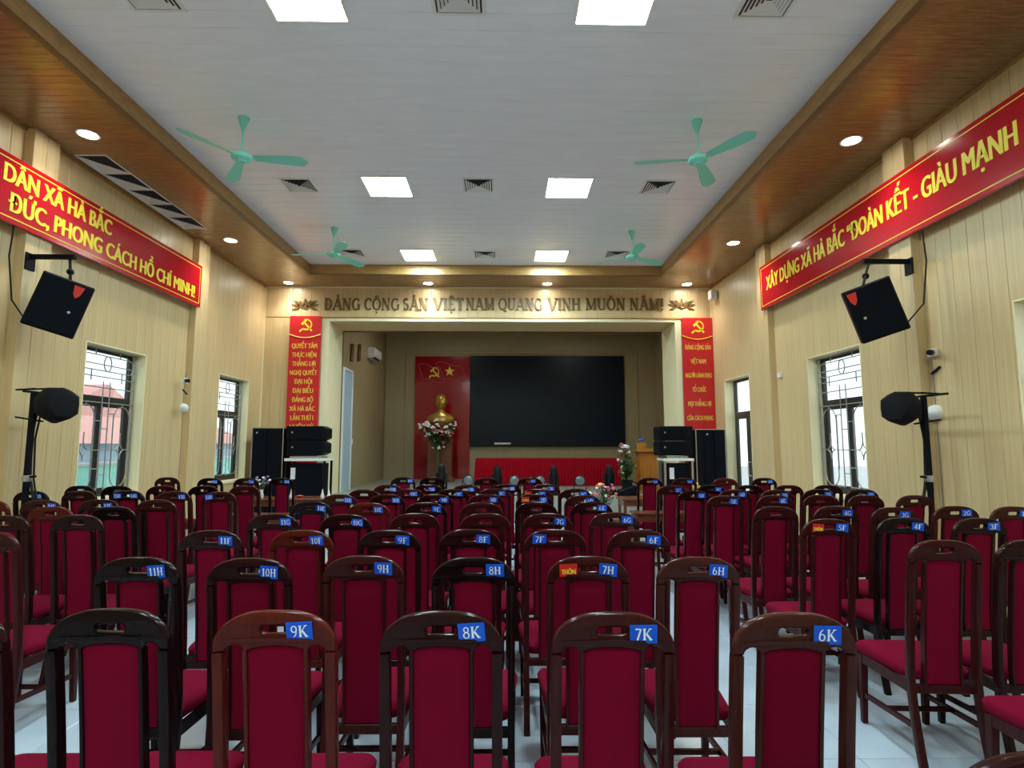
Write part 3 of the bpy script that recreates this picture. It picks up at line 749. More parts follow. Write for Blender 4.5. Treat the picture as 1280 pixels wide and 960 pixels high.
# bronze header lettering: each word's letters are individual letters of the sign
t = thing('header_lettering', 'row of raised bronze serif letters on the wall above the stage', 'lettering', (0, YF - .012, 0))
words = [('ĐẢNG', 405, 450), ('CỘNG', 455, 499), ('SẢN', 503, 535), ('VIỆT', 541, 580), ('NAM', 582, 618), ('QUANG', 623, 678), ('VINH', 685, 726), ('MUÔN', 732, 782), ('NĂM!', 787, 830)]
for s, a, b in words:
    pa = atY(a, 388, YF - .03); pb = atY(b, 388, YF - .03)
    # individual letters
    ws = [glyph(c)[0] for c in s]; tot = sum(ws) + .04 * (len(s) - 1); sc = (pb.x - pa.x) / tot; x = pa.x
    for c, w in zip(s, ws):
        link('letter', serif_mesh('letter', c, w * sc, .26, M['letter_brown'], depth=.03, fat=1.3), t, (x + w * sc / 2, 0, pa.z + .01)); x += (w + .04) * sc
# lotus ornaments
def petal(cx, cz, ang, L, w):
    pts = []
    for k in range(9):
        u = k / 8; pts.append((u * L, w * math.sin(PI * u ** .8) * (1 - .2 * u)))
    for k in range(7, 0, -1):
        u = k / 8; pts.append((u * L, -w * math.sin(PI * u ** .8) * (1 - .2 * u)))
    c, s = math.cos(D2R(ang)), math.sin(D2R(ang))
    return [(cx + p[0] * c - p[1] * s, cz + p[0] * s + p[1] * c) for p in pts]
for (px, sd) in ((381.5, 'left'), (852, 'right')):
    c = atY(px, 379, YF - .02)
    t = thing('lotus_ornament', 'bronze lotus flower ornament at the %s end of the lettering' % sd, 'ornament', (c.x, YF - .012, c.z))
    for (cx, cz, a, L, w) in ((0, -.1, 90, .21, .05), (-.02, -.1, 122, .2, .035), (.02, -.1, 58, .2, .035), (-.03, -.1, 150, .22, .03), (.03, -.1, 30, .22, .03), (-.1, -.06, 170, .2, .025), (.1, -.06, 10, .2, .025), (-.12, -.1, 195, .16, .022), (.12, -.1, -15, .16, .022), (-.1, .0, 160, .17, .02), (.1, 0, 20, .17, .02)):
        m = curve_mesh('petal', [petal(cx, cz, a, L, w)], .02, M['letter_brown'])
        for v in m.vertices: v.co = (v.co.x, -v.co.z - .01, v.co.y)
        link('petal', m, t)
    link('ring', MB().tube([(.05 * math.cos(q / 12 * 2 * PI), -.02, -.06 + .05 * math.sin(q / 12 * 2 * PI)) for q in range(12)], .012, 6, closed=True).mesh('ring', M['letter_brown'], smooth=True), t)

# ================================================================== CHAIRS
# local axes: x right, y towards the stage, z up; the root is on the floor under the seat's back edge
def bend(z):
    if z > .45: return -.09 * ((z - .45) / .74) ** 1.3
    return -.075 * ((.45 - z) / .45) ** 1.5
def bendmap(v): return Vector((v.x, v.y + bend(v.z), v.z))
WH = .19
def arc_pts(cx, cz, rx, rz, a0, a1, n): return [(cx + rx * math.cos(D2R(a0 + (a1 - a0) * k / n)), cz + rz * math.sin(D2R(a0 + (a1 - a0) * k / n))) for k in range(n + 1)]
ZJ = 1.066
def crest_mesh():
    o = [(-WH, ZJ), (-WH, 1.076)]
    for k in range(33):
        q = PI - PI * k / 32; x = WH * math.copysign(abs(math.cos(q)) ** .75, math.cos(q))
        o.append((x, 1.085 + .105 * (1 - abs(x / WH) ** 2.9) ** .56))
    o.append((WH, 1.076))
    o.append((WH, ZJ))
    # underside right to left
    o.append((.156, ZJ)); o += arc_pts(.128, ZJ, .027, .022, 0, 180, 8)
    o.append((.090, ZJ)); o += [(.09 * math.cos(q) , ZJ + .0 + .016 * math.sin(q)) for q in [PI * k / 10 for k in range(1, 10)]]
    o.append((-.090, ZJ)); o += arc_pts(-.128, ZJ, .027, .022, 0, 180, 8)
    o.append((-.156, ZJ))
    hole = arc_pts(.036, 1.132, .011, .0135, -90, 90, 6) + arc_pts(-.036, 1.132, .011, .0135, 90, 270, 6)
    m = curve_mesh('crest_rail', [o, hole], .036, M['wood_chair'], bevel=.008)
    for v in m.vertices:
        p = Vector((v.co.x, -v.co.z - .012 * (1 - (v.co.x / WH) ** 2) * 0 + .012 * (v.co.x / WH) ** 2 * -1, v.co.y))
        v.co = bendmap(p)
    shade(m, 50); return m
def bar_loft(pts, w, d, cx=0, n_=1):
    """pts: list of (x, y, z, halfwidth, halfdepth)"""
    rings = [[(x - a, y - b, z), (x + a, y - b, z), (x + a, y + b, z), (x - a, y + b, z)] for (x, y, z, a, b) in pts]
    return MB().loft(rings)
def rear_leg(s):
    pts = []
    for k in range(13):
        z = ZJ * k / 12
        hw = .0165 if z > .4 else .0165 + .003 * (1 - z / .4)
        hd = .021 if z > .35 else .021 - .004 * (1 - z / .35)
        pts.append((s * (WH - .0165), bend(z) - .012 * (1 if z > .45 else z / .45), z, hw, hd))
    return bar_loft(pts, 0, 0).mesh('rear_leg', M['wood_chair'], bevel=.006, seg=2, smooth=True)
def front_leg(s):
    pts = [(s * .183, .43 + .025 * (1 - z / .42), z, .016 + .006 * z / .42, .016 + .006 * z / .42) for z in (0, .14, .28, .42)]
    return bar_loft(pts, 0, 0).mesh('front_leg', M['wood_chair'], bevel=.004, smooth=True)
def inner_stile(s):
    pts = [(s * .094, bend(z), z, .006, .018) for z in [.40 + (ZJ - .395) * k / 8 for k in range(9)]]
    return bar_loft(pts, 0, 0).mesh('back_slat', M['wood_chair'], bevel=.002)
def back_pad():
    rings = []; N = 10
    zt = lambda x: 1.066 + .015 * math.sqrt(max(0, 1 - (x / .09) ** 2))
    mb = MB(); nx_ = 8; nz_ = 14
    for side in (-1, 1):
        vs = []
        for j in range(nz_ + 1):
            for i in range(nx_ + 1):
                x = -.088 + .176 * i / nx_; z = .415 + (zt(x) - .415) * j / nz_
                edge = min(1, min(i, nx_ - i) / 1.3) ** .6 * min(1, min(j, nz_ - j) / 1.0) ** .6
                vs.append((x, side * (.010 + .011 * edge) + bend(z), z))
        fs = []
        for j in range(nz_):
            for i in range(nx_):
                a = j * (nx_ + 1) + i; q = (a, a + 1, a + nx_ + 2, a + nx_ + 1)
                fs.append(q if side < 0 else q[::-1])
        mb.add(vs, fs)
    o2 = (nx_ + 1) * (nz_ + 1)
    bd = [i for i in range(nx_ + 1)] + [j * (nx_ + 1) + nx_ for j in range(1, nz_ + 1)] + [nz_ * (nx_ + 1) + i for i in range(nx_ - 1, -1, -1)] + [j * (nx_ + 1) for j in range(nz_ - 1, 0, -1)]
    for k in range(len(bd)):
        a, b = bd[k], bd[(k + 1) % len(bd)]; mb.f.append((b, a, a + o2, b + o2))
    return mb.mesh('back_pad', M['fabric'], smooth=True, fixn=True)
def seat_mesh():
    def outline(f, z, g=0):
        pts = []
        hb, hf, y0, y1, r = .172, .212, .015, .475, .05
        hb -= g; hf -= g; y0 += g; y1 -= g
        cs = [(-hb, y0, 180, 270), (hb, y0, 270, 360), (hf, y1, 0, 90), (-hf, y1, 90, 180)]
        for (x, y, a0, a1) in cs:
            cx = x - math.copysign(r, x); cy = y + r if y < .2 else y - r
            for k in range(5): q = D2R(a0 + (a1 - a0) * k / 4); pts.append((cx + r * math.cos(q), cy + r * math.sin(q), z))
        return pts
    rings = [outline(1, .425, .006), outline(1, .432, 0), outline(1, .468, -.004), outline(1, .485, .006), outline(1, .496, .03), outline(1, .501, .055)]
    return MB().loft(rings).mesh('seat', M['fabric'], smooth=True)
apron = MB()
apron.box(-.165, .165, -.012, .012, .365, .41)
apron.box(-.176, .176, .43, .452, .365, .425)
for s in (-1, 1):
    apron.add([(s * .166, .0, .365), (s * .186, .0, .365), (s * .2, .43, .365), (s * .18, .43, .365), (s * .166, .0, .425), (s * .186, .0, .425), (s * .2, .43, .425), (s * .18, .43, .425)],
              [(0, 3, 2, 1), (4, 5, 6, 7), (0, 1, 5, 4), (1, 2, 6, 5), (2, 3, 7, 6), (3, 0, 4, 7)])
PARTS = [('crest_rail', crest_mesh()), ('rear_leg', rear_leg(-1)), ('rear_leg', rear_leg(1)), ('front_leg', front_leg(-1)), ('front_leg', front_leg(1)),
         ('back_slat', inner_stile(-1)), ('back_slat', inner_stile(1)), ('back_pad', back_pad()), ('seat', seat_mesh()), ('seat_frame', apron.mesh('seat_frame', M['wood_chair'], bevel=.003, fixn=True)),
         ('stretcher', bar_loft([(-.176, -.02, .2, .009, .013), (-.186, .43, .185, .009, .013)], 0, 0).map(lambda v: v).mesh('stretcher', M['wood_chair'])),
         ('stretcher', bar_loft([(.176, -.02, .2, .009, .013), (.186, .43, .185, .009, .013)], 0, 0).mesh('stretcher', M['wood_chair'])),
         ('cross_stretcher', B('cross_stretcher', M['wood_chair'], [(-.178, .178, .2, .222, .18, .205)], bevel=.003))]
# stretchers need vertical thickness: rebuild as sloping boxes
def stretch(s):
    mb = MB(); a, b = (s * .176, -.035, .205), (s * .184, .435, .175)
    mb.add([(a[0] - .009, a[1], a[2] - .014), (a[0] + .009, a[1], a[2] - .014), (a[0] + .009, a[1], a[2] + .014), (a[0] - .009, a[1], a[2] + .014),
            (b[0] - .009, b[1], b[2] - .014), (b[0] + .009, b[1], b[2] - .014), (b[0] + .009, b[1], b[2] + .014), (b[0] - .009, b[1], b[2] + .014)],
           [(0, 1, 2, 3), (7, 6, 5, 4), (0, 4, 5, 1), (1, 5, 6, 2), (2, 6, 7, 3), (3, 7, 4, 0)])
    return mb.mesh('stretcher', M['wood_chair'], fixn=True)
PARTS[10] = ('stretcher', stretch(-1)); PARTS[11] = ('stretcher', stretch(1))
CARD = B('number_tag', M['tag_blue'], [(-.041, .041, -.0015, 0, -.029, .029)])
CARD2 = B('name_tag', M['tag_red'], [(-.041, .041, -.0015, 0, -.029, .029)])
FRAME = {'k': ((.008, .0028, .0036), 'black-brown'), 'd': ((.020, .0038, .0042), 'dark mahogany'), 'm': ((.040, .0065, .0062), 'mahogany'), 'r': ((.085, .011, .007), 'red-brown'), 'b': ((.052, .0135, .010), 'brown')}
txt_cache = {}
def lettering(s):
    if s not in txt_cache:
        txt_cache[s] = serif_mesh('lettering', s, .054 if len(s) == 2 else .066, .036, M['ink_white'], depth=.0008, gap=.06)
    return txt_cache[s]
BRED = None
def chair(px, py, fr, tg=None, tpx=None, extra=None, red=None, pos=None, rot=None):
    """px,py: where the crest's top centre is seen; tg: the seat tag; tpx: where the tag's centre is seen"""
    global BRED
    p = atZ(px, py, H_CH) if pos is None else Vector(pos)
    col, cname = FRAME[fr]
    lab = extra if extra else '%s chair with burgundy pad and blue seat tag %s' % (cname, tg)
    if red is not None: lab += ' beside a red tag'
    r_ = random.uniform(-.022, .022) if rot is None else rot
    t = thing('dining_chair', lab, 'chair', (p.x, p.y + .09 * CS, FZ), r_, 'burgundy padded hall chairs'); t.scale = (CS, CS, CS)
    for nm, me in PARTS:
        o = link(nm, me, t); o.color = (*col, 1)
    ty, tz = bend(1.132) - .0205, 1.132
    def card(me, x, letters, tilt, nm):
        c = link(nm, me, t, (x, ty - .012 * (x / WH) ** 2 - .003, tz + random.uniform(-.003, .003)), (D2R(9.3), D2R(tilt), -.024 * x / WH ** 2))
        if letters: link('lettering', letters, c, (0, -.0018, -.018))
        return c
    if tg:
        off = .088 if tpx is None else (tpx - px) / FPX * p.y / CS
        off = max(-.14, min(.14, off))
        card(CARD, off, lettering(tg), random.uniform(-5, 5), 'number_tag')
    if red is not None:
        if BRED is None:
            BRED = text_mesh('lettering', 'THÔN', .066, .024, M['ink_yellow'], depth=.0008, bold=.045)
        if red == 'tag2':
            card(CARD, -.1, lettering('15D'), 2, 'number_tag'); t['label'] = '%s chair with two blue seat tags by the left windows' % cname
        else:
            off = (red - px) / FPX * p.y / CS
            card(CARD2, off, BRED, random.uniform(-3, 3), 'name_tag')
    return t
# nearest row (K)
chair(-65, 763, 'd', extra='dark chair cut off by the left edge in the nearest row')
chair(139.5, 761, 'k', extra='untagged black-framed chair in the nearest row, left of the 9K chair', rot=.0)
chair(345.5, 763, 'r', '9K', 376, rot=.0)
chair(552, 764, 'd', '8K', 588.5, rot=.0)
chair(765, 765, 'm', '7K', 801, rot=.0)
chair(990, 766, 'b', '6K', 1028, rot=.0)
chair(1308, 942, 'd', extra='dark chair crest peeking in at the bottom right corner', rot=.05)
chair(0, 0, 'm', extra='chair at the right edge whose burgundy seat shows behind the corner crest', pos=(2.53 * CS, 2.32 * CS, 0), rot=.0)
# H row
chair(173.7, 696.5, 'k', '11H', 198); chair(313, 697.5, 'd', '10H', 338); chair(455, 694.5, 'm', '9H', 480); chair(592, 696.5, 'k', '8H', 618)
chair(735, 695, 'm', '7H', 759, red=711); chair(872, 696, 'b', '6H', 895.5)
chair(1180, 675, 'm', extra='untagged mahogany chair right of the aisle, in front of the 4F chair', rot=-.06)
chair(1290, 675, 'd', extra='untagged dark chair cut by the right edge, in front of the 1G chair', rot=-.06)
# F row
chair(-15, 664.5, 'm', extra='mahogany chair at the left edge, nearer than the two untagged ones behind', rot=.0)
chair(265, 663, 'd', '11F', 283.5); chair(378, 662.5, 'r', '10F', 396.5); chair(487, 662.5, 'd', '9F', 504); chair(588, 661.5, 'd', '8F', 604)
chair(694, 661.5, 'm', '7F', 674.5); chair(798, 662.5, 'm', '6F', 816)
chair(1034.5, 648.5, 'm', '5F', 1050, red=1020); chair(1128, 647, 'k', '4F', 1144.5); chair(1223, 647.5, 'd', '3F', 1239)
# G row
chair(5, 644.3, 'd', extra='dark untagged chair behind the left-edge mahogany chair')
chair(98, 643.6, 'd', extra='dark untagged chair left of the 11H chair, second from the left edge')
chair(342, 642.5, 'd', '11G', 357.5); chair(432.5, 643, 'd', '10G', 447.5); chair(519, 641.5, 'm', extra='untagged mahogany chair between the 10G and 7G chairs, left one')
chair(606.5, 641.5, 'm', extra='untagged mahogany chair directly left of the 7G chair'); chair(684, 641.5, 'm', '7G', 699.5); chair(767.5, 640.5, 'm', '6G', 783)
chair(968.5, 633, 'm', extra='untagged mahogany chair directly left of the 4G chair'); chair(1044, 632.5, 'm', '4G', 1057.5); chair(1117, 634, 'm', '3G', 1129); chair(1194, 632.5, 'm', '2G', 1206); chair(1266, 633, 'b', '1G', 1278.5)
# E row
chair(-14, 625.2, 'r', extra='red-brown chair sliver at the left edge below the lamp stand')
chair(65, 633.3, 'r', extra='red-brown untagged chair in front of the 14E chair')
chair(142.5, 633.1, 'k', extra='black-framed untagged chair in front of the 13E chair')
chair(52.5, 625, 'm', '14E', 66.5); chair(125, 624.3, 'd', '13E', 136); chair(196.5, 624.6, 'm', extra='untagged mahogany chair between the 13E and 11E chairs')
chair(389, 627, 'k', '11E', 402); chair(461.5, 628.5, 'r', '10E', 473.5); chair(532.5, 628, 'd', '9E', 546); chair(602, 628, 'm', extra='untagged mahogany chair directly right of the 9E chair')
chair(670.5, 627.5, 'd', extra='dark untagged chair directly left of the 6E chair'); chair(739.5, 627, 'd', '6E', 752)
chair(905.5, 619.5, 'm', '5E', 916); chair(968, 619, 'm', '4E', 977.5); chair(1025.5, 618.5, 'm', extra='untagged mahogany chair directly right of the 4E chair')
chair(1081, 618.8, 'm', extra='untagged mahogany chair under the right-hand barred window'); chair(1143, 619, 'm', extra='untagged mahogany chair beside the right lamp stand')
# D row
chair(40, 613.7, 'k', '16D', 49.5); chair(100, 613.3, 'd', extra='dark untagged chair below the left barred window, nearer of two'); chair(160, 613, 'k', '14D', 169, red='tag2')
chair(218.5, 614, 'm', '13D', 228.5); chair(275, 614.5, 'm', '12D', 263)
chair(425, 618, 'm', '11D', 436); chair(484, 618, 'd', '10D', 495.5); chair(544, 618, 'd', '9D', 555.5); chair(607.5, 617.7, 'm', '8D', 616.5)
chair(668, 617.5, 'd', '7D', 679, red=657); chair(729, 619, 'm', '6D', 737.5)
chair(867, 613, 'd', '5D', 876); chair(918, 612, 'm', '4D', 927); chair(970, 612.3, 'm', '3D', 979.5); chair(1023, 611.5, 'd', '2D', 1034); chair(1077, 611.5, 'd', '1D', 1087)
# C row
chair(101, 607, 'k', extra='black-framed chair below the left barred window, farther of two'); chair(147, 607.3, 'k', extra='black-framed untagged chair behind the chair with two blue tags')
chair(203, 607.2, 'd', extra='dark untagged chair behind the 13D chair'); chair(255, 607.2, 'k', extra='black-framed untagged chair behind and left of the 12D chair'); chair(306, 607, 'm', extra='untagged mahogany chair behind and right of the 12D chair')
chair(455, 612, 'm', extra='untagged mahogany chair directly left of the 10C chair'); chair(510.5, 611, 'm', '10C', 517.5); chair(566, 611, 'd', '9C', 574); chair(618, 610.5, 'm', '8C', 627.5)
chair(671, 611.3, 'm', '7C', 677, red=660); chair(719, 611, 'd', '6C', 729)
chair(840, 606.8, 'm', '5C', 847.5); chair(888.5, 606, 'k', '4C', 897); chair(936.5, 606.3, 'd', extra='dark untagged chair directly right of the 4C chair'); chair(985, 606.3, 'm', extra='untagged mahogany chair between the 4C chair and the barred window'); chair(1034, 606.3, 'd', extra='dark untagged chair whose crest meets the right barred window')
# B row
chair(485, 606, 'm', '11B', 491.5); chair(535, 605.7, 'd', '10B', 540); chair(583, 606.2, 'm', '9B', 589); chair(633, 605, 'd', '8B', 640); chair(682, 605, 'm', '7B', 688.5)
# A row
chair(209.5, 596.5, 'd', extra='untagged dark chair farthest left in the front row by the wall'); chair(263, 597.5, 'k', '14A', 269.5); chair(308, 597.5, 'd', '13A', 315); chair(352, 597.3, 'k', '12A', 359)
chair(504, 596.5, 'k', '11A', 513); chair(540, 596.5, 'k', extra='black-framed untagged chair right of the 11A chair'); chair(608, 597.3, 'd', extra='dark untagged chair left of the 8A chair, before the red table'); chair(662, 596.8, 'd', '8A', 666)
chair(812, 597.3, 'd', '5A', 818.7); chair(855, 597.3, 'm', '4A', 862); chair(906, 597.8, 'r', extra='red-brown untagged chair between the 4A and 2A chairs'); chair(955, 597.3, 'd', '2A', 962)

# ================================================================== TABLES IN THE FIRST ROWS
def table(x0, x1, y0, y1, zt, lab, front=True):
    t = thing('table', lab, 'table', ((x0 + x1) / 2 * CS, (y0 + y1) / 2 * CS, FZ)); t.scale = (CS, CS, CS); w, d = (x1 - x0) / 2, (y1 - y0) / 2
    link('tabletop', B('tabletop', M['brown_wood'], [(-w, w, -d, d, zt - .03, zt)], bevel=.005), t)
    link('apron', B('apron', M['brown_wood'], [(-w + .04, w - .04, -d + .03, -d + .05, zt - .13, zt - .03), (-w + .04, w - .04, d - .05, d - .03, zt - .13, zt - .03), (-w + .03, -w + .05, -d + .05, d - .05, zt - .13, zt - .03), (w - .05, w - .03, -d + .05, d - .05, zt - .13, zt - .03)]), t)
    for sx in (-1, 1):
        for sy in (-1, 1):
            cx, cy = sx * (w - .045), sy * (d - .045)
            link('leg', B('leg', M['brown_wood'], [(cx - .025, cx + .025, cy - .025, cy + .025, 0, zt - .03)], bevel=.004), t)
    return t
table(-4.9, -3.04, 9.95, 10.5, .76, 'brown wooden table in front of the left loudspeaker stack')
table(-3.95, -3.02, 8.1, 8.36, .72, 'narrow brown wooden table nearer the camera at left, before the 12A chair')
table(2.05, 3.9, 9.85, 10.4, .76, 'brown wooden table in front of the lectern at right')
table(1.83, 3.1, 8.08, 8.36, .74, 'narrow brown wooden table nearer the camera at right, before the 5A chair')
tt = table(1.0, 1.78, 7.62, 8.0, .66, 'small low brown table under the big flower pot')

# flowers
def blossoms(t, n, c, r, mats, size, rnd):
    out = []
    for k in range(n):
        a = rnd.uniform(0, 2 * PI); u = rnd.random() ** .5; h = rnd.uniform(-1, 1)
        p = Vector((c[0] + r[0] * u * math.cos(a), c[1] + r[1] * u * math.sin(a), c[2] + r[2] * h * math.sqrt(max(0, 1 - u * u * .7))))
        s = size * rnd.uniform(.75, 1.2)
        mb = MB(); mb.ball((0, 0, 0), (s * .5, s * .5, s * .55), 6, 4)
        for j in range(5):
            q = j * 2 * PI / 5 + a
            mb.ball((s * .55 * math.cos(q), s * .55 * math.sin(q), -s * .1), (s * .42, s * .42, s * .3), 6, 4)
        link('blossom', mb.mesh('blossom', rnd.choice(mats), smooth=True), t, p, (rnd.uniform(-.6, .6) + .5, rnd.uniform(-.6, .6), 0)); out.append(p)
    return out
def stems(t, pts, base, rnd, nleaf=40, mat='leaf', r=.004, spread=.1, ls=.05):
    mb = MB()
    for p in pts:
        mb.tube([base, (Vector(base) + Vector(p)) / 2 + Vector((rnd.uniform(-.02, .02), rnd.uniform(-.02, .02), .03)), p], r, 5)
    for k in range(nleaf):
        p = Vector(rnd.choice(pts)); u = rnd.uniform(.25, .95); q = Vector(base).lerp(p, u) + Vector((rnd.uniform(-1, 1), rnd.uniform(-1, 1), rnd.uniform(-.5, .5))) * spread * .5
        a = rnd.uniform(0, 2 * PI); d = Vector((math.cos(a), math.sin(a), rnd.uniform(0, .9))).normalized() * ls; s_ = d.cross(Vector((0, 0, 1))).normalized() * ls * .25
        mb.add([q, q + d * .5 + s_, q + d, q + d * .5 - s_], [(0, 1, 2, 3)])
    tag(link('foliage', mb.mesh('foliage', M[mat]), t), kind='stuff')
rnd = random.Random(3)
c = atY(757, 640, 7.8 * CS)
t = thing('potted_flowers', 'big arrangement of pink, red and yellow flowers in a white pot', 'flowers', (c.x, 7.8 * CS, FZ + .66 * CS)); t.scale = (CS, CS, CS)
link('pot', MB().lathe([(.05, 0), (.06, .01), (.075, .13), (.085, .16), (.08, .16), (.07, .13)], 20, cap=True).mesh('pot', M['ceramic'], smooth=True), t)
P_ = blossoms(t, 30, (-.05, 0, .40), (.2, .14, .11), [M['petal_pink'], M['petal_red'], M['petal_yellow'], M['petal_white'], M['petal_pink']], .028, rnd)
stems(t, P_, (0, 0, .12), rnd, 160, spread=.12)
c = atY(326, 620, 10.2 * CS)
t = thing('vase_of_flowers', 'purple and white flowers in a small white vase on the left table', 'flowers', (c.x, 10.2 * CS, FZ + .76 * CS)); t.scale = (CS, CS, CS)
link('vase', MB().lathe([(.04, 0), (.05, .02), (.035, .1), (.045, .14), (.03, .13)], 16).mesh('vase', M['ceramic'], smooth=True), t)
P_ = blossoms(t, 26, (-.02, 0, .29), (.17, .12, .11), [M['petal_purple'], M['petal_white'], M['petal_purple']], .03, rnd)
stems(t, P_, (0, 0, .1), rnd, 50, spread=.08)
c = atY(871, 612, 10.1 * CS)
t = thing('yellow_flowers', 'small bunch of yellow flowers in a vase on the right table', 'flowers', (c.x, 10.1 * CS, FZ + .76 * CS)); t.scale = (CS, CS, CS)
link('vase', MB().lathe([(.03, 0), (.04, .02), (.025, .08), (.035, .11), (.02, .1)], 14).mesh('vase', M['ceramic'], smooth=True), t)
P_ = blossoms(t, 9, (.0, 0, .2), (.06, .06, .05), [M['petal_yellow']], .028, rnd)
stems(t, P_, (0, 0, .08), rnd, 20, spread=.04)
cup = MB().lathe([(.03, 0), (.032, .02), (.02, .05), (.01, .1), (.006, .13)], 12).mesh('paper_cone', M['ceramic'], smooth=True)
for px, d in ((364, 'beside the 12A chair'), (403, 'left of a pair at the table end'), (411, 'right of a pair at the table end')):
    c = atY(px, 620, 10.25 * CS); tag(link('white_cup', cup, None, (c.x, 10.25 * CS, FZ + .76 * CS)), 'small white cone-shaped cup on the left table, %s' % d, 'cup', 'white cups on the left table')
c = atY(375, 618, 10.15 * CS)
tag(link('red_dish', MB().lathe([(.03, 0), (.06, .03), (.055, .035), (.0, .05)], 14).mesh('red_dish', M['tag_red'], smooth=True), None, (c.x, 10.15 * CS, FZ + .76 * CS)), 'small red dish on the left table', 'dish')

# ================================================================== LOUDSPEAKERS
def box_speaker(t, w, d, h, nm='cabinet'):
    link(nm, B(nm, M['black_paint'], [(-w / 2, w / 2, -d / 2 + .02, d / 2, 0, h)], bevel=.012), t)
    link('front_grille', B('front_grille', M['grille_black'], [(-w / 2 + .015, w / 2 - .015, -d / 2, -d / 2 + .02, .015, h - .015)], bevel=.006), t)
def line_box(px0, px1, pyb, Y, h, lab, side):
    a = atY(px0, pyb, Y); b = atY(px1, pyb, Y); w = b.x - a.x
    t = thing('loudspeaker', lab, 'speaker', ((a.x + b.x) / 2, Y + .22, a.z), 0, 'black loudspeakers stacked beside the stage')
    cw = .12 * side
    mb = MB(); x0, x1 = -w / 2, w / 2
    # trapezoid sides: front narrower in height at the inner end
    if side > 0: prof = [(x0, 0), (x1 - .1, 0), (x1, .05), (x1, h - .05), (x1 - .1, h), (x0, h)]
    else: prof = [(x0 + .02, 0), (x1, 0), (x1, h), (x0 + .02, h), (x0, h - .03), (x0, .03)]
    mb.loft([[(x, y, z) for x, z in prof] for y in (-.2, .2)])
    link('cabinet', mb.mesh('cabinet', M['black_paint'], bevel=.008, fixn=True), t)
    link('front_grille', B('front_grille', M['grille_black'], [(x0 + .03, x1 - .12, -.215, -.2, .02, h - .02)], bevel=.004), t)
    link('badge', MB().lathe([(.018, 0), (.018, .006)], 12).map(lambda v: Vector((v.x, -v.z, v.y))).mesh('badge', M['metal']), t, (x0 + .12, -.215, h / 2 + .02))
    return t
line_box(357, 407, 551, 11.2, .29, 'upper of two black loudspeakers stacked left of the stage', 1)
line_box(357, 406, 569.5, 11.2, .285, 'lower of two black loudspeakers stacked left of the stage', 1)
line_box(824, 867, 551, 11.2, .29, 'upper of two black loudspeakers stacked right of the stage', -1)
line_box(824, 867, 569.5, 11.2, .285, 'lower of two black loudspeakers stacked right of the stage', -1)
def shelf(px0, px1, lab, lab2):
    a = atY(px0, 573, 11.2); b = atY(px1, 573, 11.2); zt = atY(px0, 570.5, 11.2).z; w = (b.x - a.x) / 2
    t = thing('equipment_stand', lab, 'stand', ((a.x + b.x) / 2, 11.42, FZ)); zt -= FZ; legm = M['metal'] if px0 > 640 else M['black_paint']
    link('shelf', B('shelf', M['white'], [(-w, w, -.25, .25, zt - .09, zt - .04)], bevel=.004), t)
    link('shelf_pad', B('shelf_pad', M['stone'], [(-w + .08, w - .1, -.2, .2, zt - .04, zt)], bevel=.004), t)
    for sx in (-1, 1):
        for sy in (-1, 1):
            link('leg', B('leg', legm, [(sx * (w - .03) - .02, sx * (w - .03) + .02, sy * .22 - .02, sy * .22 + .02, 0, zt - .09)], bevel=.003), t)
    t2 = thing('subwoofer', lab2, 'speaker', ((a.x + b.x) / 2 + .0, 11.42, FZ)); h = zt - .14
    box_speaker(t2, 2 * w - .16, .42, h)
    link('paper_label', B('paper_label', M['plastic_white'], [(-w + .12, -w + .21, -.215, -.21, h - .30, h - .08)]), t2)
shelf(356, 408, 'white-topped steel stand under the left pair of loudspeakers', 'tall black subwoofer under the left steel stand')
shelf(829, 867, 'white-topped steel stand under the right pair of loudspeakers', 'tall black subwoofer under the right steel stand')
def flight_case(px0, px1, pyt, Y, lab, split):
    a = atY(px0, pyt, Y); b = atY(px1, pyt, Y); w = (b.x - a.x) / 2; h = a.z - FZ
    t = thing('tall_speaker_cabinet', lab, 'speaker', ((a.x + b.x) / 2, Y + .28, FZ))
    link('cabinet', B('cabinet', M['black_paint'], [(-w, w, -.25, .25, .04, h)], bevel=.01), t)
    x = -w + .02; n_ = 2
    if split: spans = [(-w + .16, .04), (.06, w - .03)]
    else: spans = [(-w + .02, -.01), (.01, w - .02)]
    for (p, q) in spans: link('front_grille', B('front_grille', M['grille_black'], [(p, q, -.275, -.25, .08, h - .03)], bevel=.004), t)
    link('badge', MB().lathe([(.02, 0), (.02, .006)], 12).map(lambda v: Vector((v.x, -v.z, v.y))).mesh('badge', M['metal']), t, (-w + .1 if not split else -w + .22, -.276, h - .09))
    link('metal_edge', B('metal_edge', M['metal'], [(-w - .006, -w + .01, -.26, -.24, .04, h), (w - .01, w + .006, -.26, -.24, .04, h), (-w, w, -.26, -.24, h - .005, h + .012)]), t)
    for sx in (-1, 1):
        for sy in (-1, 1): link('foot', B('foot', M['plastic_black'], [(sx * (w - .06) - .03, sx * (w - .06) + .03, sy * .18 - .03, sy * .18 + .03, 0, .04)]), t)
flight_case(315, 354, 535, 11.2, 'tall black loudspeaker cabinet in the left corner by the window', False)
flight_case(870, 907, 537, 11.2, 'tall dark grey-black cabinet in the right corner by the glass door', True)

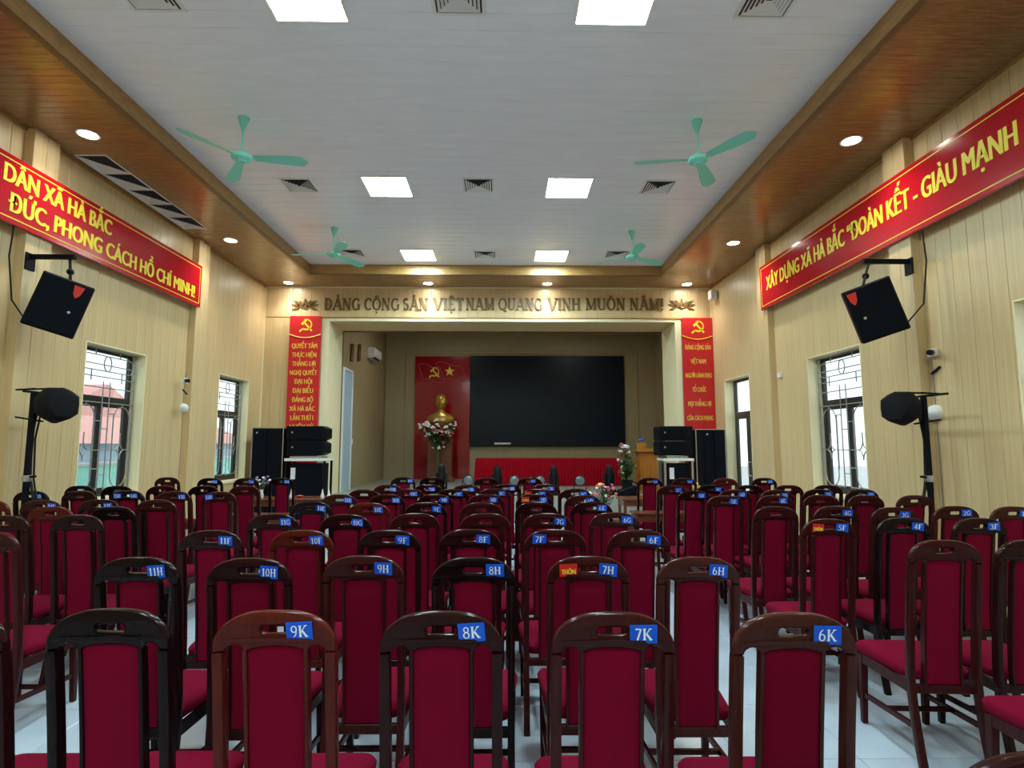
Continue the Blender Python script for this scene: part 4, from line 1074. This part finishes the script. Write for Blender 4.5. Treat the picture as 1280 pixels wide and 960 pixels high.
# wall-hung tilted speakers
def hung_speaker(px, Zc, yaw, pit, rol, w, h, platepx, armpx, X, lab, lab2, flip):
    cx = sum(p[0] for p in px) / 4; cy = sum(p[1] for p in px) / 4
    C_ = atY(cx, cy, Zc)
    R_ = Matrix.Rotation(D2R(yaw), 4, 'Z') @ Matrix.Rotation(D2R(pit), 4, 'X') @ Matrix.Rotation(D2R(-rol), 4, 'Y')
    t = thing('wall_loudspeaker', lab, 'speaker'); t.matrix_world = Matrix.Translation(C_) @ R_
    mb = MB(); hw, hh = w / 2, h / 2; d = .36
    mb.loft([[(-hw, 0.0, -hh), (hw, 0, -hh), (hw, 0, hh), (-hw, 0, hh)], [(-hw, .12, -hh), (hw, .12, -hh), (hw, .12, hh), (-hw, .12, hh)], [(-hw * .55, d, -hh * .9), (hw * .55, d, -hh * .9), (hw * .55, d, hh * .9), (-hw * .55, d, hh * .9)]])
    link('cabinet', mb.mesh('cabinet', M['black_paint'], bevel=.01, fixn=True), t)
    link('front_grille', B('front_grille', M['grille_black'], [(-hw + .012, hw - .012, -.018, 0, -hh + .012, hh - .012)], bevel=.006), t)
    link('badge', MB().lathe([(.014, 0), (.014, .004)], 12).map(lambda v: Vector((v.x, -v.z, v.y))).mesh('badge', M['metal']), t, (-hw + .1 if flip else .1, -.018, -.04))
    sx = -hw + .035 if flip else hw * .45
    m = curve_mesh('warning_sticker', [[(-.045, .06), (.045, .06), (.03, -.03), (0, -.07), (-.03, -.03)]], .002, M['tag_red'])
    for v in m.vertices: v.co = (v.co.x, -v.co.z, v.co.y)
    link('warning_sticker', m, t, (sx + (.03 if flip else 0), -.0195, hh - .1))
    # bracket
    pl = atX(platepx[0], platepx[1], X); ar = atY(armpx[0], armpx[1], pl.y); sg = 1 if ar.x > pl.x else -1
    t2 = thing('speaker_bracket', lab2, 'bracket', pl)
    link('wall_plate', B('wall_plate', M['black_paint'], [(-.01, .01, -.06, .06, -.11, .07)], bevel=.003), t2)
    L_ = ar.x - pl.x
    link('arm', B('arm', M['black_paint'], [(min(0, L_), max(0, L_), -.02, .02, -.02 + .03, .03 + .03)], bevel=.003), t2)
    topc = (Matrix.Translation(C_) @ R_) @ Vector((0, .1, hh))
    e0 = Vector((L_ * .88, 0, .01)); e1 = topc - pl
    link('hanger', MB().tube([e0, (e0 + e1) / 2 + Vector((0, 0, .01)), e1], .014, 8).ball(e0.lerp(e1, .6), .035, 8, 6).mesh('hanger', M['black_paint'], smooth=True), t2)
    # cable
    bk = (Matrix.Translation(C_) @ R_) @ Vector(((.12 if flip else -.12), .3, -.1)); 
    yy = pl.y - .25
    cab = [Vector((X + .015 * sg, yy, 3.93)), Vector((X + .02 * sg, yy - .03, 3.6)), Vector((X + .06 * sg, yy, 3.15)), (bk + Vector((X + .1 * sg, yy, 2.95))) / 2 + Vector((0, 0, -.08)), bk]
    inv = (Matrix.Translation(C_) @ R_).inverted()
    link('power_cable', MB().tube([inv @ q for q in cab], .009, 6).mesh('power_cable', M['plastic_black'], smooth=True), t)
hung_speaker([(56, 337), (120, 361), (92, 424), (25, 403)], 5.75, 36.6, 6.4, -15.7, .443, .572, (38, 325), (94, 327), XL + PD + .01, 'black tilted loudspeaker hanging on the left wall below the banner', 'black wall arm holding the left hanging loudspeaker', False)
hung_speaker([(1052, 366), (1111, 344), (1139, 410), (1079, 430)], 5.6, -23.2, 9.7, 18.0, .438, .57, (1136, 331), (1079, 333), XR - PD - .01, 'black tilted loudspeaker hanging on the right wall below the banner', 'black wall arm holding the right hanging loudspeaker', True)

# lamp stands with bagged spotlights
def lamp_stand(X, topx, topy, bagx, bagy, brad, lab, lab2, flip):
    p = atX(topx, topy, X); sg = -1 if flip else 1
    t = thing('lighting_stand', lab, 'stand', (p.x, p.y, FZ))
    zt = p.z - FZ
    link('pole', MB().tube([(0, 0, .1), (0, 0, 1.2)], .028, 10).tube([(0, 0, 1.1), (0, 0, zt)], .030, 10).mesh('pole', M['black_paint'], smooth=True), t)
    link('collar', MB().lathe([(.04, 0), (.042, .02), (.04, .06)], 14).mesh('collar', M['metal'], smooth=True), t, (0, 0, 1.2))
    link('knob', MB().tube([(0, 0, 1.24), (sg * .1, -.02, 1.25)], .012, 8).mesh('knob', M['black_paint'], smooth=True), t)
    for k in range(3):
        a = 2 * PI * k / 3 + .5
        link('leg', MB().tube([(0, 0, .7), (.2 * math.cos(a) , .2 * math.sin(a), .02)], .012, 6).mesh('leg', M['black_paint'], smooth=True), t)
    link('cross_bar', B('cross_bar', M['black_paint'], [(-.02, .02, -.12, .5, zt - .02, zt)] if not flip else [(-.02, .02, -.3, .5, zt - .02, zt)], bevel=.003), t)
    bc = atX(bagx, bagy, X + sg * .18)
    t2 = thing('bagged_spotlight', lab2, 'spotlight', bc)
    rings = []; L_ = brad * 2.1
    for k, (u, r) in enumerate(((-1, .3), (-.85, .45), (-.5, .8), (-.1, 1.0), (.3, 1.02), (.7, .95), (.95, .75), (1.0, .4))):
        ring_ = []
        for j in range(12):
            q = 2 * PI * j / 12; rr = brad * r * (1 + .06 * math.sin(j * 2.6 + k))
            ring_.append((sg * u * brad * 1.05, rr * math.cos(q), rr * math.sin(q)))
        rings.append(ring_)
    link('cloth_bag', MB().loft(rings).mesh('cloth_bag', M['bag'], smooth=True, fixn=True), t2, None, (0, 0, D2R(25) * -sg))
    link('yoke', MB().tube([(-sg * brad * .9, -.05, brad * .9), (-sg * (brad + .2), -.02, brad * .85)], .01, 6).tube([(-sg * brad * .3, 0, brad * .93), (-sg * (brad + .2), -.02, brad * .85)], .01, 6).tube([(-sg * (brad + .2), 0, -brad * .7), (-sg * .1, 0, -brad * .95)], .01, 6).mesh('yoke', M['black_paint']), t2)
    c0 = Vector((bc.x - sg * brad * .9, bc.y, bc.z - .02))
    cab = [c0, c0 + Vector((-sg * .04, 0, -.3)), c0 + Vector((-sg * .02, 0, -.7)), Vector((p.x + sg * .06, p.y, 1.25)), Vector((p.x + sg * .12, p.y, 1.0)), Vector((p.x + sg * .05, p.y, .8))]
    cab = [q - Vector((p.x, p.y, FZ)) for q in cab]
    link('power_cable', MB().tube(cab, .012, 6).tube([q + Vector((.02, .02, -.02)) for q in cab], .009, 6).mesh('power_cable', M['plastic_black'], smooth=True), t)
lamp_stand(XL + .48, 43, 489, 68, 506, .175, 'black lighting stand by the left wall', 'spotlight wrapped in a black cloth bag on the left stand', False)
lamp_stand(XR - .4, 1154, 494, 1129, 510, .165, 'black lighting stand by the right wall', 'spotlight wrapped in a black cloth bag on the right stand', True)

# small wall devices
def wall_box(px, py, X, s, lab, nm='camera_box', dark=True):
    p = atX(px, py, X); sg = 1 if X < 0 else -1
    t = thing(nm, lab, 'camera' if dark else 'box', p)
    link('housing', B('housing', M['plastic_white'], [(0, sg * .05, -s, s, -s * .8, s * .8)] if sg > 0 else [(-.05, 0, -s, s, -s * .8, s * .8)], bevel=.004), t)
    if dark: link('lens', MB().tube([(sg * .05, -.02, 0), (sg * .13, -.09, -.01)], .03, 10).mesh('lens', M['plastic_black'], smooth=True), t)
    return t
def dome(px, py, X, r, lab):
    p = atX(px, py, X); sg = 1 if X < 0 else -1
    t = thing('wall_dome', lab, 'wifi device', p)
    link('dome', MB().lathe([(r, 0), (r, .02), (r * .9, .05), (r * .6, .075), (0.001, .085)], 24, cap=False).map(lambda v: Vector((sg * v.z, v.x, v.y))).mesh('dome', M['plastic_white'], smooth=True), t)
    link('cable', MB().tube([(sg * .01, 0, r), (sg * .01, .0, r + .2), (sg * .01, .02, r + .5)], .006, 5).tube([(sg * .01, 0, -r), (sg * .01, 0, -1.1)], .006, 5).mesh('cable', M['pewter']), t)
    return t
wall_box(229, 476, XL + PD, .055, 'small white box with black camera on the left pilaster')
dome(228, 510, XL + PD + .0, .07, 'round white device below the camera on the left pilaster')
wall_box(1169, 441, XR - .012, .05, 'small white box with black camera on the right wall')
dome(1171, 516, XR - .012, .085, 'round white device behind the right lighting stand')
wall_box(977, 469, XR - .012, .05, 'plain white junction box between the right-hand windows', 'junction_box', False)
p = atX(891, 370, XR - .1)
t = thing('corner_speaker', 'small grey-white box high in the right corner by the lettering', 'speaker', (XR - .012, 11.75, 4.84))
link('housing', B('housing', M['plastic_white'], [(-.16, -.03, -.09, .09, -.1, .1)], bevel=.01), t)
link('bracket', B('bracket', M['metal'], [(-.03, 0, -.03, .03, -.04, .04)]), t)
for (px, py, X, sd) in ((230, 490, XL + PD, 'left'), (1171, 463, XR - .012, 'right')):
    p = atX(px, py, X); sg = 1 if X < 0 else -1
    tag(link('wall_clip', MB().tube([(sg * .012, -.06, .03), (sg * .014, .06, -.03)], .012, 6).mesh('wall_clip', M['plastic_black']), None, p), 'small black clip below the camera box on the %s wall' % sd, 'clip')

# ================================================================== STAGE THINGS
c0 = atY(520, 446, YS - .08)
t = thing('red_backdrop_panel', 'glossy red panel with an outlined flag pair behind the golden bust', 'panel', (-1.92, YS - .045, STZ))
PZ = 4.45 - STZ
link('board', B('board', M['panel_red'], [(-.865, .862, -.035, .0, 0, PZ)], bevel=.003), t)
def flagpts(x0, x1, zt, zb, lean, n=14, wv=.05):
    top = [(x0 + (x1 - x0) * k / n, zt + wv * math.sin(2 * PI * k / n) - .07 * k / n) for k in range(n + 1)]
    bot = [(x0 + lean + (x1 - x0) * k / n, zb + wv * math.sin(2 * PI * k / n) - .02 * k / n) for k in range(n, -1, -1)]
    return [(x, -.04, z) for x, z in top + bot]
zf = atY(551, 465, YS).z - STZ
link('flag_outline', MB().tube(flagpts(-.77, -.1, zf + .22, zf - .28, .16), .006, 5, closed=True).tube(flagpts(-.22, .58, zf + .28, zf - .26, .18), .006, 5, closed=True).mesh('flag_outline', M['petal_pink']), t)
add_emblem(t, -.26, zf - .02, .36, M['ink_yellow'], -.036)
sp = [(.17 * (1 if k % 2 == 0 else .4) * math.cos(PI / 2 + k * PI / 5), .17 * (1 if k % 2 == 0 else .4) * math.sin(PI / 2 + k * PI / 5)) for k in range(10)]
m = curve_mesh('star', [sp], .006, M['ink_yellow'])
for v in m.vertices: v.co = (v.co.x, -v.co.z, v.co.y)
link('star', m, t, (.22, -.04, zf + .01))
t = thing('display_screen', 'large switched-off black screen on the stage back wall', 'screen', (1.39, YS - .045, 1.61))
link('bezel', B('bezel', M['plastic_black'], [(-2.44, 2.44, -.06, 0, 0, 2.86)], bevel=.006), t)
link('screen_face', B('screen_face', M['screen'], [(-2.42, 2.42, -.063, -.06, .02, 2.84)]), t)
tag(link('white_adapter', B('white_adapter', M['plastic_white'], [(-.26, .26, -.05, .05, 0, .07)], bevel=.02), None, (-.02, YS - .17, 1.60)), 'flat white device at the foot of the black screen', 'device')
bpy.data.objects['white_adapter'].location = (-.02, YS - .155, 1.66)
# bust
def bust_mesh():
    mb = MB()
    # body: lofted chest with shoulders, neck and head as one surface
    prof = [(.00, .20, .15, 0), (.04, .30, .18, 0), (.12, .40, .20, 0), (.20, .42, .20, .0), (.28, .38, .18, .0), (.34, .28, .15, 0), (.39, .14, .12, -.01), (.43, .105, .11, -.02), (.48, .10, .105, -.02),
            (.52, .12, .13, -.035), (.57, .145, .16, -.04), (.62, .16, .175, -.035), (.68, .17, .185, -.02), (.74, .172, .19, -.01), (.80, .165, .185, 0), (.86, .14, .16, .005), (.90, .10, .12, .01), (.925, .05, .06, .01), (.93, .005, .005, .01)]
    rings = []
    for z, rx, ry, y in prof:
        ring_ = []
        for k in range(24):
            q = 2 * PI * k / 24; X_, Y_ = rx * math.cos(q), ry * math.sin(q) + y
            front = max(0, -math.sin(q)) ** 6
            if abs(z - .68) < .04: Y_ -= .06 * max(0, -math.sin(q)) ** 40          # nose
            if abs(z - .62) < .03: Y_ -= .03 * max(0, -math.sin(q)) ** 40
            if abs(z - .74) < .02: Y_ += .035 * (max(0, -math.sin(q - .4)) ** 30 + max(0, -math.sin(q + .4)) ** 30)   # eye sockets
            if abs(z - .52) < .03: Y_ -= .03 * front                                 # chin and beard
            ring_.append((X_, Y_, z))
        rings.append(ring_)
    mb.loft(rings)
    return mb.mesh('head_and_shoulders', M['gold'], smooth=True, fixn=True)
BY = 16.9
p = atY(551, 530, BY); topz = atY(551, 493, BY).z
bx_ = p.x
zb_ = topz - .93
t = thing('golden_bust', 'golden bust of a man on a pedestal before the red panel', 'bust', (bx_, BY, zb_))
link('head_and_shoulders', bust_mesh(), t)
ear = MB()
for s in (-1, 1): ear.ball((s * .172, 0, .68), (.02, .035, .05), 8, 6)
link('ears', ear.mesh('ears', M['gold'], smooth=True), t)
link('collar', MB().add([(-.14, -.17, .34), (0, -.22, .26), (0, -.2, .36), (.14, -.17, .34), (-.1, -.13, .42), (.1, -.13, .42)], [(0, 1, 2, 4), (3, 5, 2, 1)]) or None, t) if False else None
t = thing('bust_pedestal', 'tall brown wooden pedestal under the golden bust', 'pedestal', (bx_, BY, STZ))
ph = zb_ - STZ
link('column', MB().loft([[(-a, -a * .8, z), (a, -a * .8, z), (a, a * .8, z), (-a, a * .8, z)] for a, z in ((.42, 0), (.42, .1), (.36, .14), (.34, ph - .12), (.4, ph - .08), (.42, ph))]).mesh('column', M['brown_wood'], bevel=.01), t)
# flower stand before the bust
rnd = random.Random(5)
t = thing('standing_bouquet', 'large white, pink and crimson bouquet in front of the golden bust', 'flowers', (bx_ - .0, 16.2, STZ))
link('stand', MB().lathe([(.16, 0), (.16, .03), (.03, .06), (.03, .95), (.10, 1.0), (.12, 1.1)], 16).mesh('stand', M['leaf'], smooth=True), t)
P_ = blossoms(t, 46, (0, -.08, 1.5), (.42, .18, .3), [M['petal_white'], M['petal_pink'], M['petal_red'], M['petal_white']], .078, rnd)
P_ += blossoms(t, 14, (0, -.08, 1.12), (.22, .12, .22), [M['petal_white'], M['petal_white'], M['petal_pink']], .06, rnd)
P_ += blossoms(t, 5, (-.47, -.05, 1.62), (.06, .06, .16), [M['petal_white']], .05, rnd)
P_ += blossoms(t, 5, (.46, -.05, 1.62), (.06, .06, .16), [M['petal_white']], .05, rnd)
stems(t, P_, (0, 0, 1.0), rnd, 500, spread=.35, ls=.13)
# skirted table
TX0, TX1 = -.72, 3.06; TY = 14.9
t = thing('skirted_table', 'long stage table under a red pleated cloth', 'table', ((TX0 + TX1) / 2, TY + .35, STZ))
w = (TX1 - TX0) / 2
link('tabletop', B('tabletop', M['velvet'], [(-w, w, -.35, .35, .69, .71)], bevel=.004), t)
sk = MB(); N = 260; pts = []
per = [(-w, .35), (-w, -.35), (w, -.35), (w, .35)]
L1 = [.7, 2 * w, .7]; tot = sum(L1)
for k in range(N * 2 + 1):
    d = tot * k / (N * 2)
    if d < L1[0]: x, y, nx_, ny_ = -w, .35 - d, -1, 0
    elif d < L1[0] + L1[1]: x, y, nx_, ny_ = -w + d - L1[0], -.35, 0, -1
    else: x, y, nx_, ny_ = w, -.35 + d - L1[0] - L1[1], 1, 0
    o = .014 * math.sin(d * 2 * PI / .085) + .006 * math.sin(d * 2 * PI / .31)
    pts.append((x + nx_ * (.015 + o), y + ny_ * (.015 + o), x + nx_ * (.004 + o * .4), y + ny_ * (.004 + o * .4)))
vs = [(p[0], p[1], .01) for p in pts] + [(p[2], p[3], .70) for p in pts]; K = len(pts)
sk.add(vs, [(k, k + 1, K + k + 1, K + k) for k in range(K - 1)])
link('table_skirt', sk.mesh('table_skirt', M['velvet'], smooth=False), t)
# moving heads and par lamps on the stage edge
def moving_head(px, pyt, Y, lab, tw=0):
    c = atY(px, pyt, Y); H = c.z - STZ; k = H / .55
    t = thing('moving_head_light', lab, 'stage light', (c.x, Y, STZ), tw)
    link('base', B('base', M['plastic_black'], [(-.16 * k, .16 * k, -.13 * k, .13 * k, 0, .12 * k)], bevel=.01), t)
    link('yoke', B('yoke', M['plastic_black'], [(-.16 * k, -.11 * k, -.06 * k, .06 * k, .12 * k, .42 * k), (.11 * k, .16 * k, -.06 * k, .06 * k, .12 * k, .42 * k), (-.16 * k, .16 * k, -.06 * k, .06 * k, .12 * k, .16 * k)], bevel=.01), t)
    t.scale = (.68, .8, 1)
    h = link('head', MB().lathe([(.06, -.2), (.09, -.16), (.1, 0), (.105, .12), (.09, .2), (.08, .21)], 16).map(lambda v: Vector(v) * k).mesh('head', M['plastic_black'], smooth=True), t, (0, 0, .36 * k), (D2R(12), 0, 0))
    return t
moving_head(621, 584, 12.35, 'moving-head stage light at the left end of the red skirted table', .6)
moving_head(692, 584, 12.35, 'moving-head stage light before the middle of the red skirted table')
moving_head(761, 583, 12.35, 'moving-head stage light at the right end of the red skirted table', .2)
moving_head(552, 582, 12.35, 'moving-head stage light in front of the bust pedestal')
def par(px, py, Y, lab):
    c = atY(px, py, Y); t = thing('par_lamp', lab, 'stage light', (c.x, Y, STZ), 0, 'round stage lamps along the stage edge'); hz = c.z - STZ
    link('housing', MB().lathe([(.06, .16), (.11, .10), (.12, 0), (.115, -.01), (.10, -.01)], 20).map(lambda v: Vector((v.x, v.z, v.y))).mesh('housing', M['plastic_black'], smooth=True, fixn=True), t, (0, 0, hz))
    link('lens', MB().lathe([(.1, 0), (.07, -.012), (.001, -.016)], 20, cap=False).map(lambda v: Vector((v.x, v.z, v.y))).mesh('lens', M['lens'], smooth=True, fixn=True), t, (0, -.012, hz))
    link('bracket', B('bracket', M['plastic_black'], [(-.14, -.125, -.02, .02, 0, hz), (.125, .14, -.02, .02, 0, hz), (-.14, .14, -.06, .06, 0, .015)]), t)
par(585.5, 600.5, 12.3, 'round black stage lamp leftmost on the stage edge'); par(643, 601, 12.3, 'round black stage lamp left of the 8A chair'); par(675, 601, 12.3, 'round black stage lamp right of the 8A chair'); par(725, 601, 12.3, 'round black stage lamp rightmost on the stage edge')
# lectern
LY = 12.9
a = atY(797, 565, LY); b = atY(826, 565, LY); zt = atY(797, 557, LY).z
t = thing('lectern', 'orange-brown wooden lectern at the right of the stage', 'lectern', ((a.x + b.x) / 2, LY + .25, STZ))
w = (b.x - a.x) / 2; hb = a.z - STZ; ht = zt - STZ
link('body', B('body', M['oak'], [(-w + .05, w - .05, -.2, .2, .06, hb - .0)], bevel=.006), t)
link('plinth', B('plinth', M['oak'], [(-w, w, -.25, .25, 0, .06)], bevel=.006), t)
mb = MB(); mb.add([(-w - .02, -.28, hb), (w + .02, -.28, hb), (w + .02, .28, hb), (-w - .02, .28, hb), (-w - .02, -.28, hb + .08), (w + .02, -.28, hb + .08), (w + .02, .28, hb + .03), (-w - .02, .28, hb + .03)], [(0, 3, 2, 1), (4, 5, 6, 7), (0, 1, 5, 4), (1, 2, 6, 5), (2, 3, 7, 6), (3, 0, 4, 7)])
link('top', mb.mesh('top', M['oak'], bevel=.006), t)
link('raised_rim', B('raised_rim', M['oak'], [(-w, -w + .2, -.26, -.22, hb + .08, ht + .06)], bevel=.003), t)
m0 = atY(792, 560, LY)
t2 = thing('gooseneck_microphone', 'gooseneck microphone with a blue foam cap on the lectern', 'microphone', (a.x + .03, LY + .1, STZ + hb + .07))
link('neck', MB().tube([(0, 0, 0), (-.03, 0, .1), (.0, -.02, .19), (.06, -.04, .22)], .008, 6).mesh('neck', M['metal'], smooth=True), t2)
link('foam_cap', MB().ball((.1, -.05, .21), (.055, .03, .03), 10, 6).mesh('foam_cap', M['tag_blue'], smooth=True), t2)
# orchid beside the lectern
c = atY(782, 600, 12.7)
t = thing('orchid_stand', 'tall white and crimson orchid arrangement beside the lectern', 'flowers', (c.x + .03, 12.75, STZ))
link('planter', MB().lathe([(.12, 0), (.13, .03), (.1, .1), (.14, .28), (.15, .3), (.12, .28)], 18).mesh('planter', M['plastic_black'], smooth=True), t)
rnd = random.Random(9)
P_ = blossoms(t, 16, (-.04, -.04, 1.0), (.13, .1, .12), [M['petal_white'], M['petal_white'], M['petal_pink']], .045, rnd)
P_ += blossoms(t, 10, (-.12, -.04, .78), (.1, .08, .12), [M['petal_red'], M['petal_white'], M['petal_red']], .04, rnd)
P_ += blossoms(t, 6, (-.08, -.04, .55), (.06, .06, .1), [M['petal_white']], .035, rnd)
Q_ = [Vector((.12 + rnd.uniform(-.12, .12), rnd.uniform(-.1, .1), rnd.uniform(.5, 1.0))) for _ in range(20)]
stems(t, P_ + Q_, (0, 0, .28), rnd, 260, spread=.2, ls=.1)
# black bag-like stage monitor
c = atY(783, 604, 12.2)
t = thing('stage_monitor', 'low black stage monitor with a round handle near the orchids', 'speaker', (c.x + .02, 12.25, STZ))
mb = MB(); pr = [(-.24, 0), (.24, 0), (.24, .2), (.1, .22), (-.2, .1)]
mb.loft([[(x, y, z) for x, z in pr] for y in (-.15, .15)])
link('cabinet', mb.mesh('cabinet', M['black_paint'], bevel=.02, fixn=True), t)
link('handle', MB().tube([(.12 + .11 * math.cos(q / 16 * 2 * PI), -.02, .2 + .09 * math.sin(q / 16 * 2 * PI)) for q in range(16)], .014, 6, closed=True).mesh('handle', M['black_paint'], smooth=True), t)
# stage left wall: doorway with daylight painted as pale blue, air conditioner, switch, cables
t = struct('door_2', B('door_2', M['doorway_daylight'], [(-3.752, -3.715, 13.25, 13.95, STZ, 3.42)], bevel=.004))  # pale blue slab stands for daylight in an open doorway
link('door_frame', B('door_frame', M['white'], [(-3.75, -3.70, 13.19, 13.25, STZ, 3.48), (-3.75, -3.70, 13.95, 14.01, STZ, 3.48), (-3.75, -3.70, 13.25, 13.95, 3.42, 3.48)]), t)
for z in (1.25, 2.9): link('hinge', B('hinge', M['metal'], [(-3.715, -3.70, 13.26, 13.31, z, z + .12)]), t)
t = thing('air_conditioner', 'white wall air conditioner high on the left stage wall', 'air conditioner', (-3.75, 15.95, 4.06))
mb = MB(); pr = [(0, 0), (.16, 0), (.22, .07), (.22, .26), (.18, .29), (0, .29)]
mb.loft([[(x, y, z) for x, z in pr] for y in (-.42, .42)])
link('body', mb.mesh('body', M['plastic_white'], bevel=.01, fixn=True), t)
link('air_slot', MB().add([(.165, -.36, .008), (.165, .36, .008), (.216, .36, .068), (.216, -.36, .068)], [(0, 1, 2, 3)]) or None, t) if False else None
link('air_slot', B('air_slot', M['plastic_black'], [(.12, .19, -.34, .34, .0, .03)]), t)
p = atX(440, 552, -3.75)
tag(link('light_switch', B('light_switch', M['plastic_white'], [(0, .012, -.05, .05, -.07, .07)], bevel=.003), None, p), 'white light switch on the left stage wall', 'switch')
for px, d in ((438, 'left'), (447, 'right')):
    p = atX(px, 441, -3.75)
    tag(link('dark_pipe', MB().tube([(.04, 0, -.22), (.05, .01, .22)], .045, 8).mesh('dark_pipe', M['trim_dark'], smooth=True), None, p), 'short dark vertical pipe high on the left stage wall, %s one' % d, 'pipe')
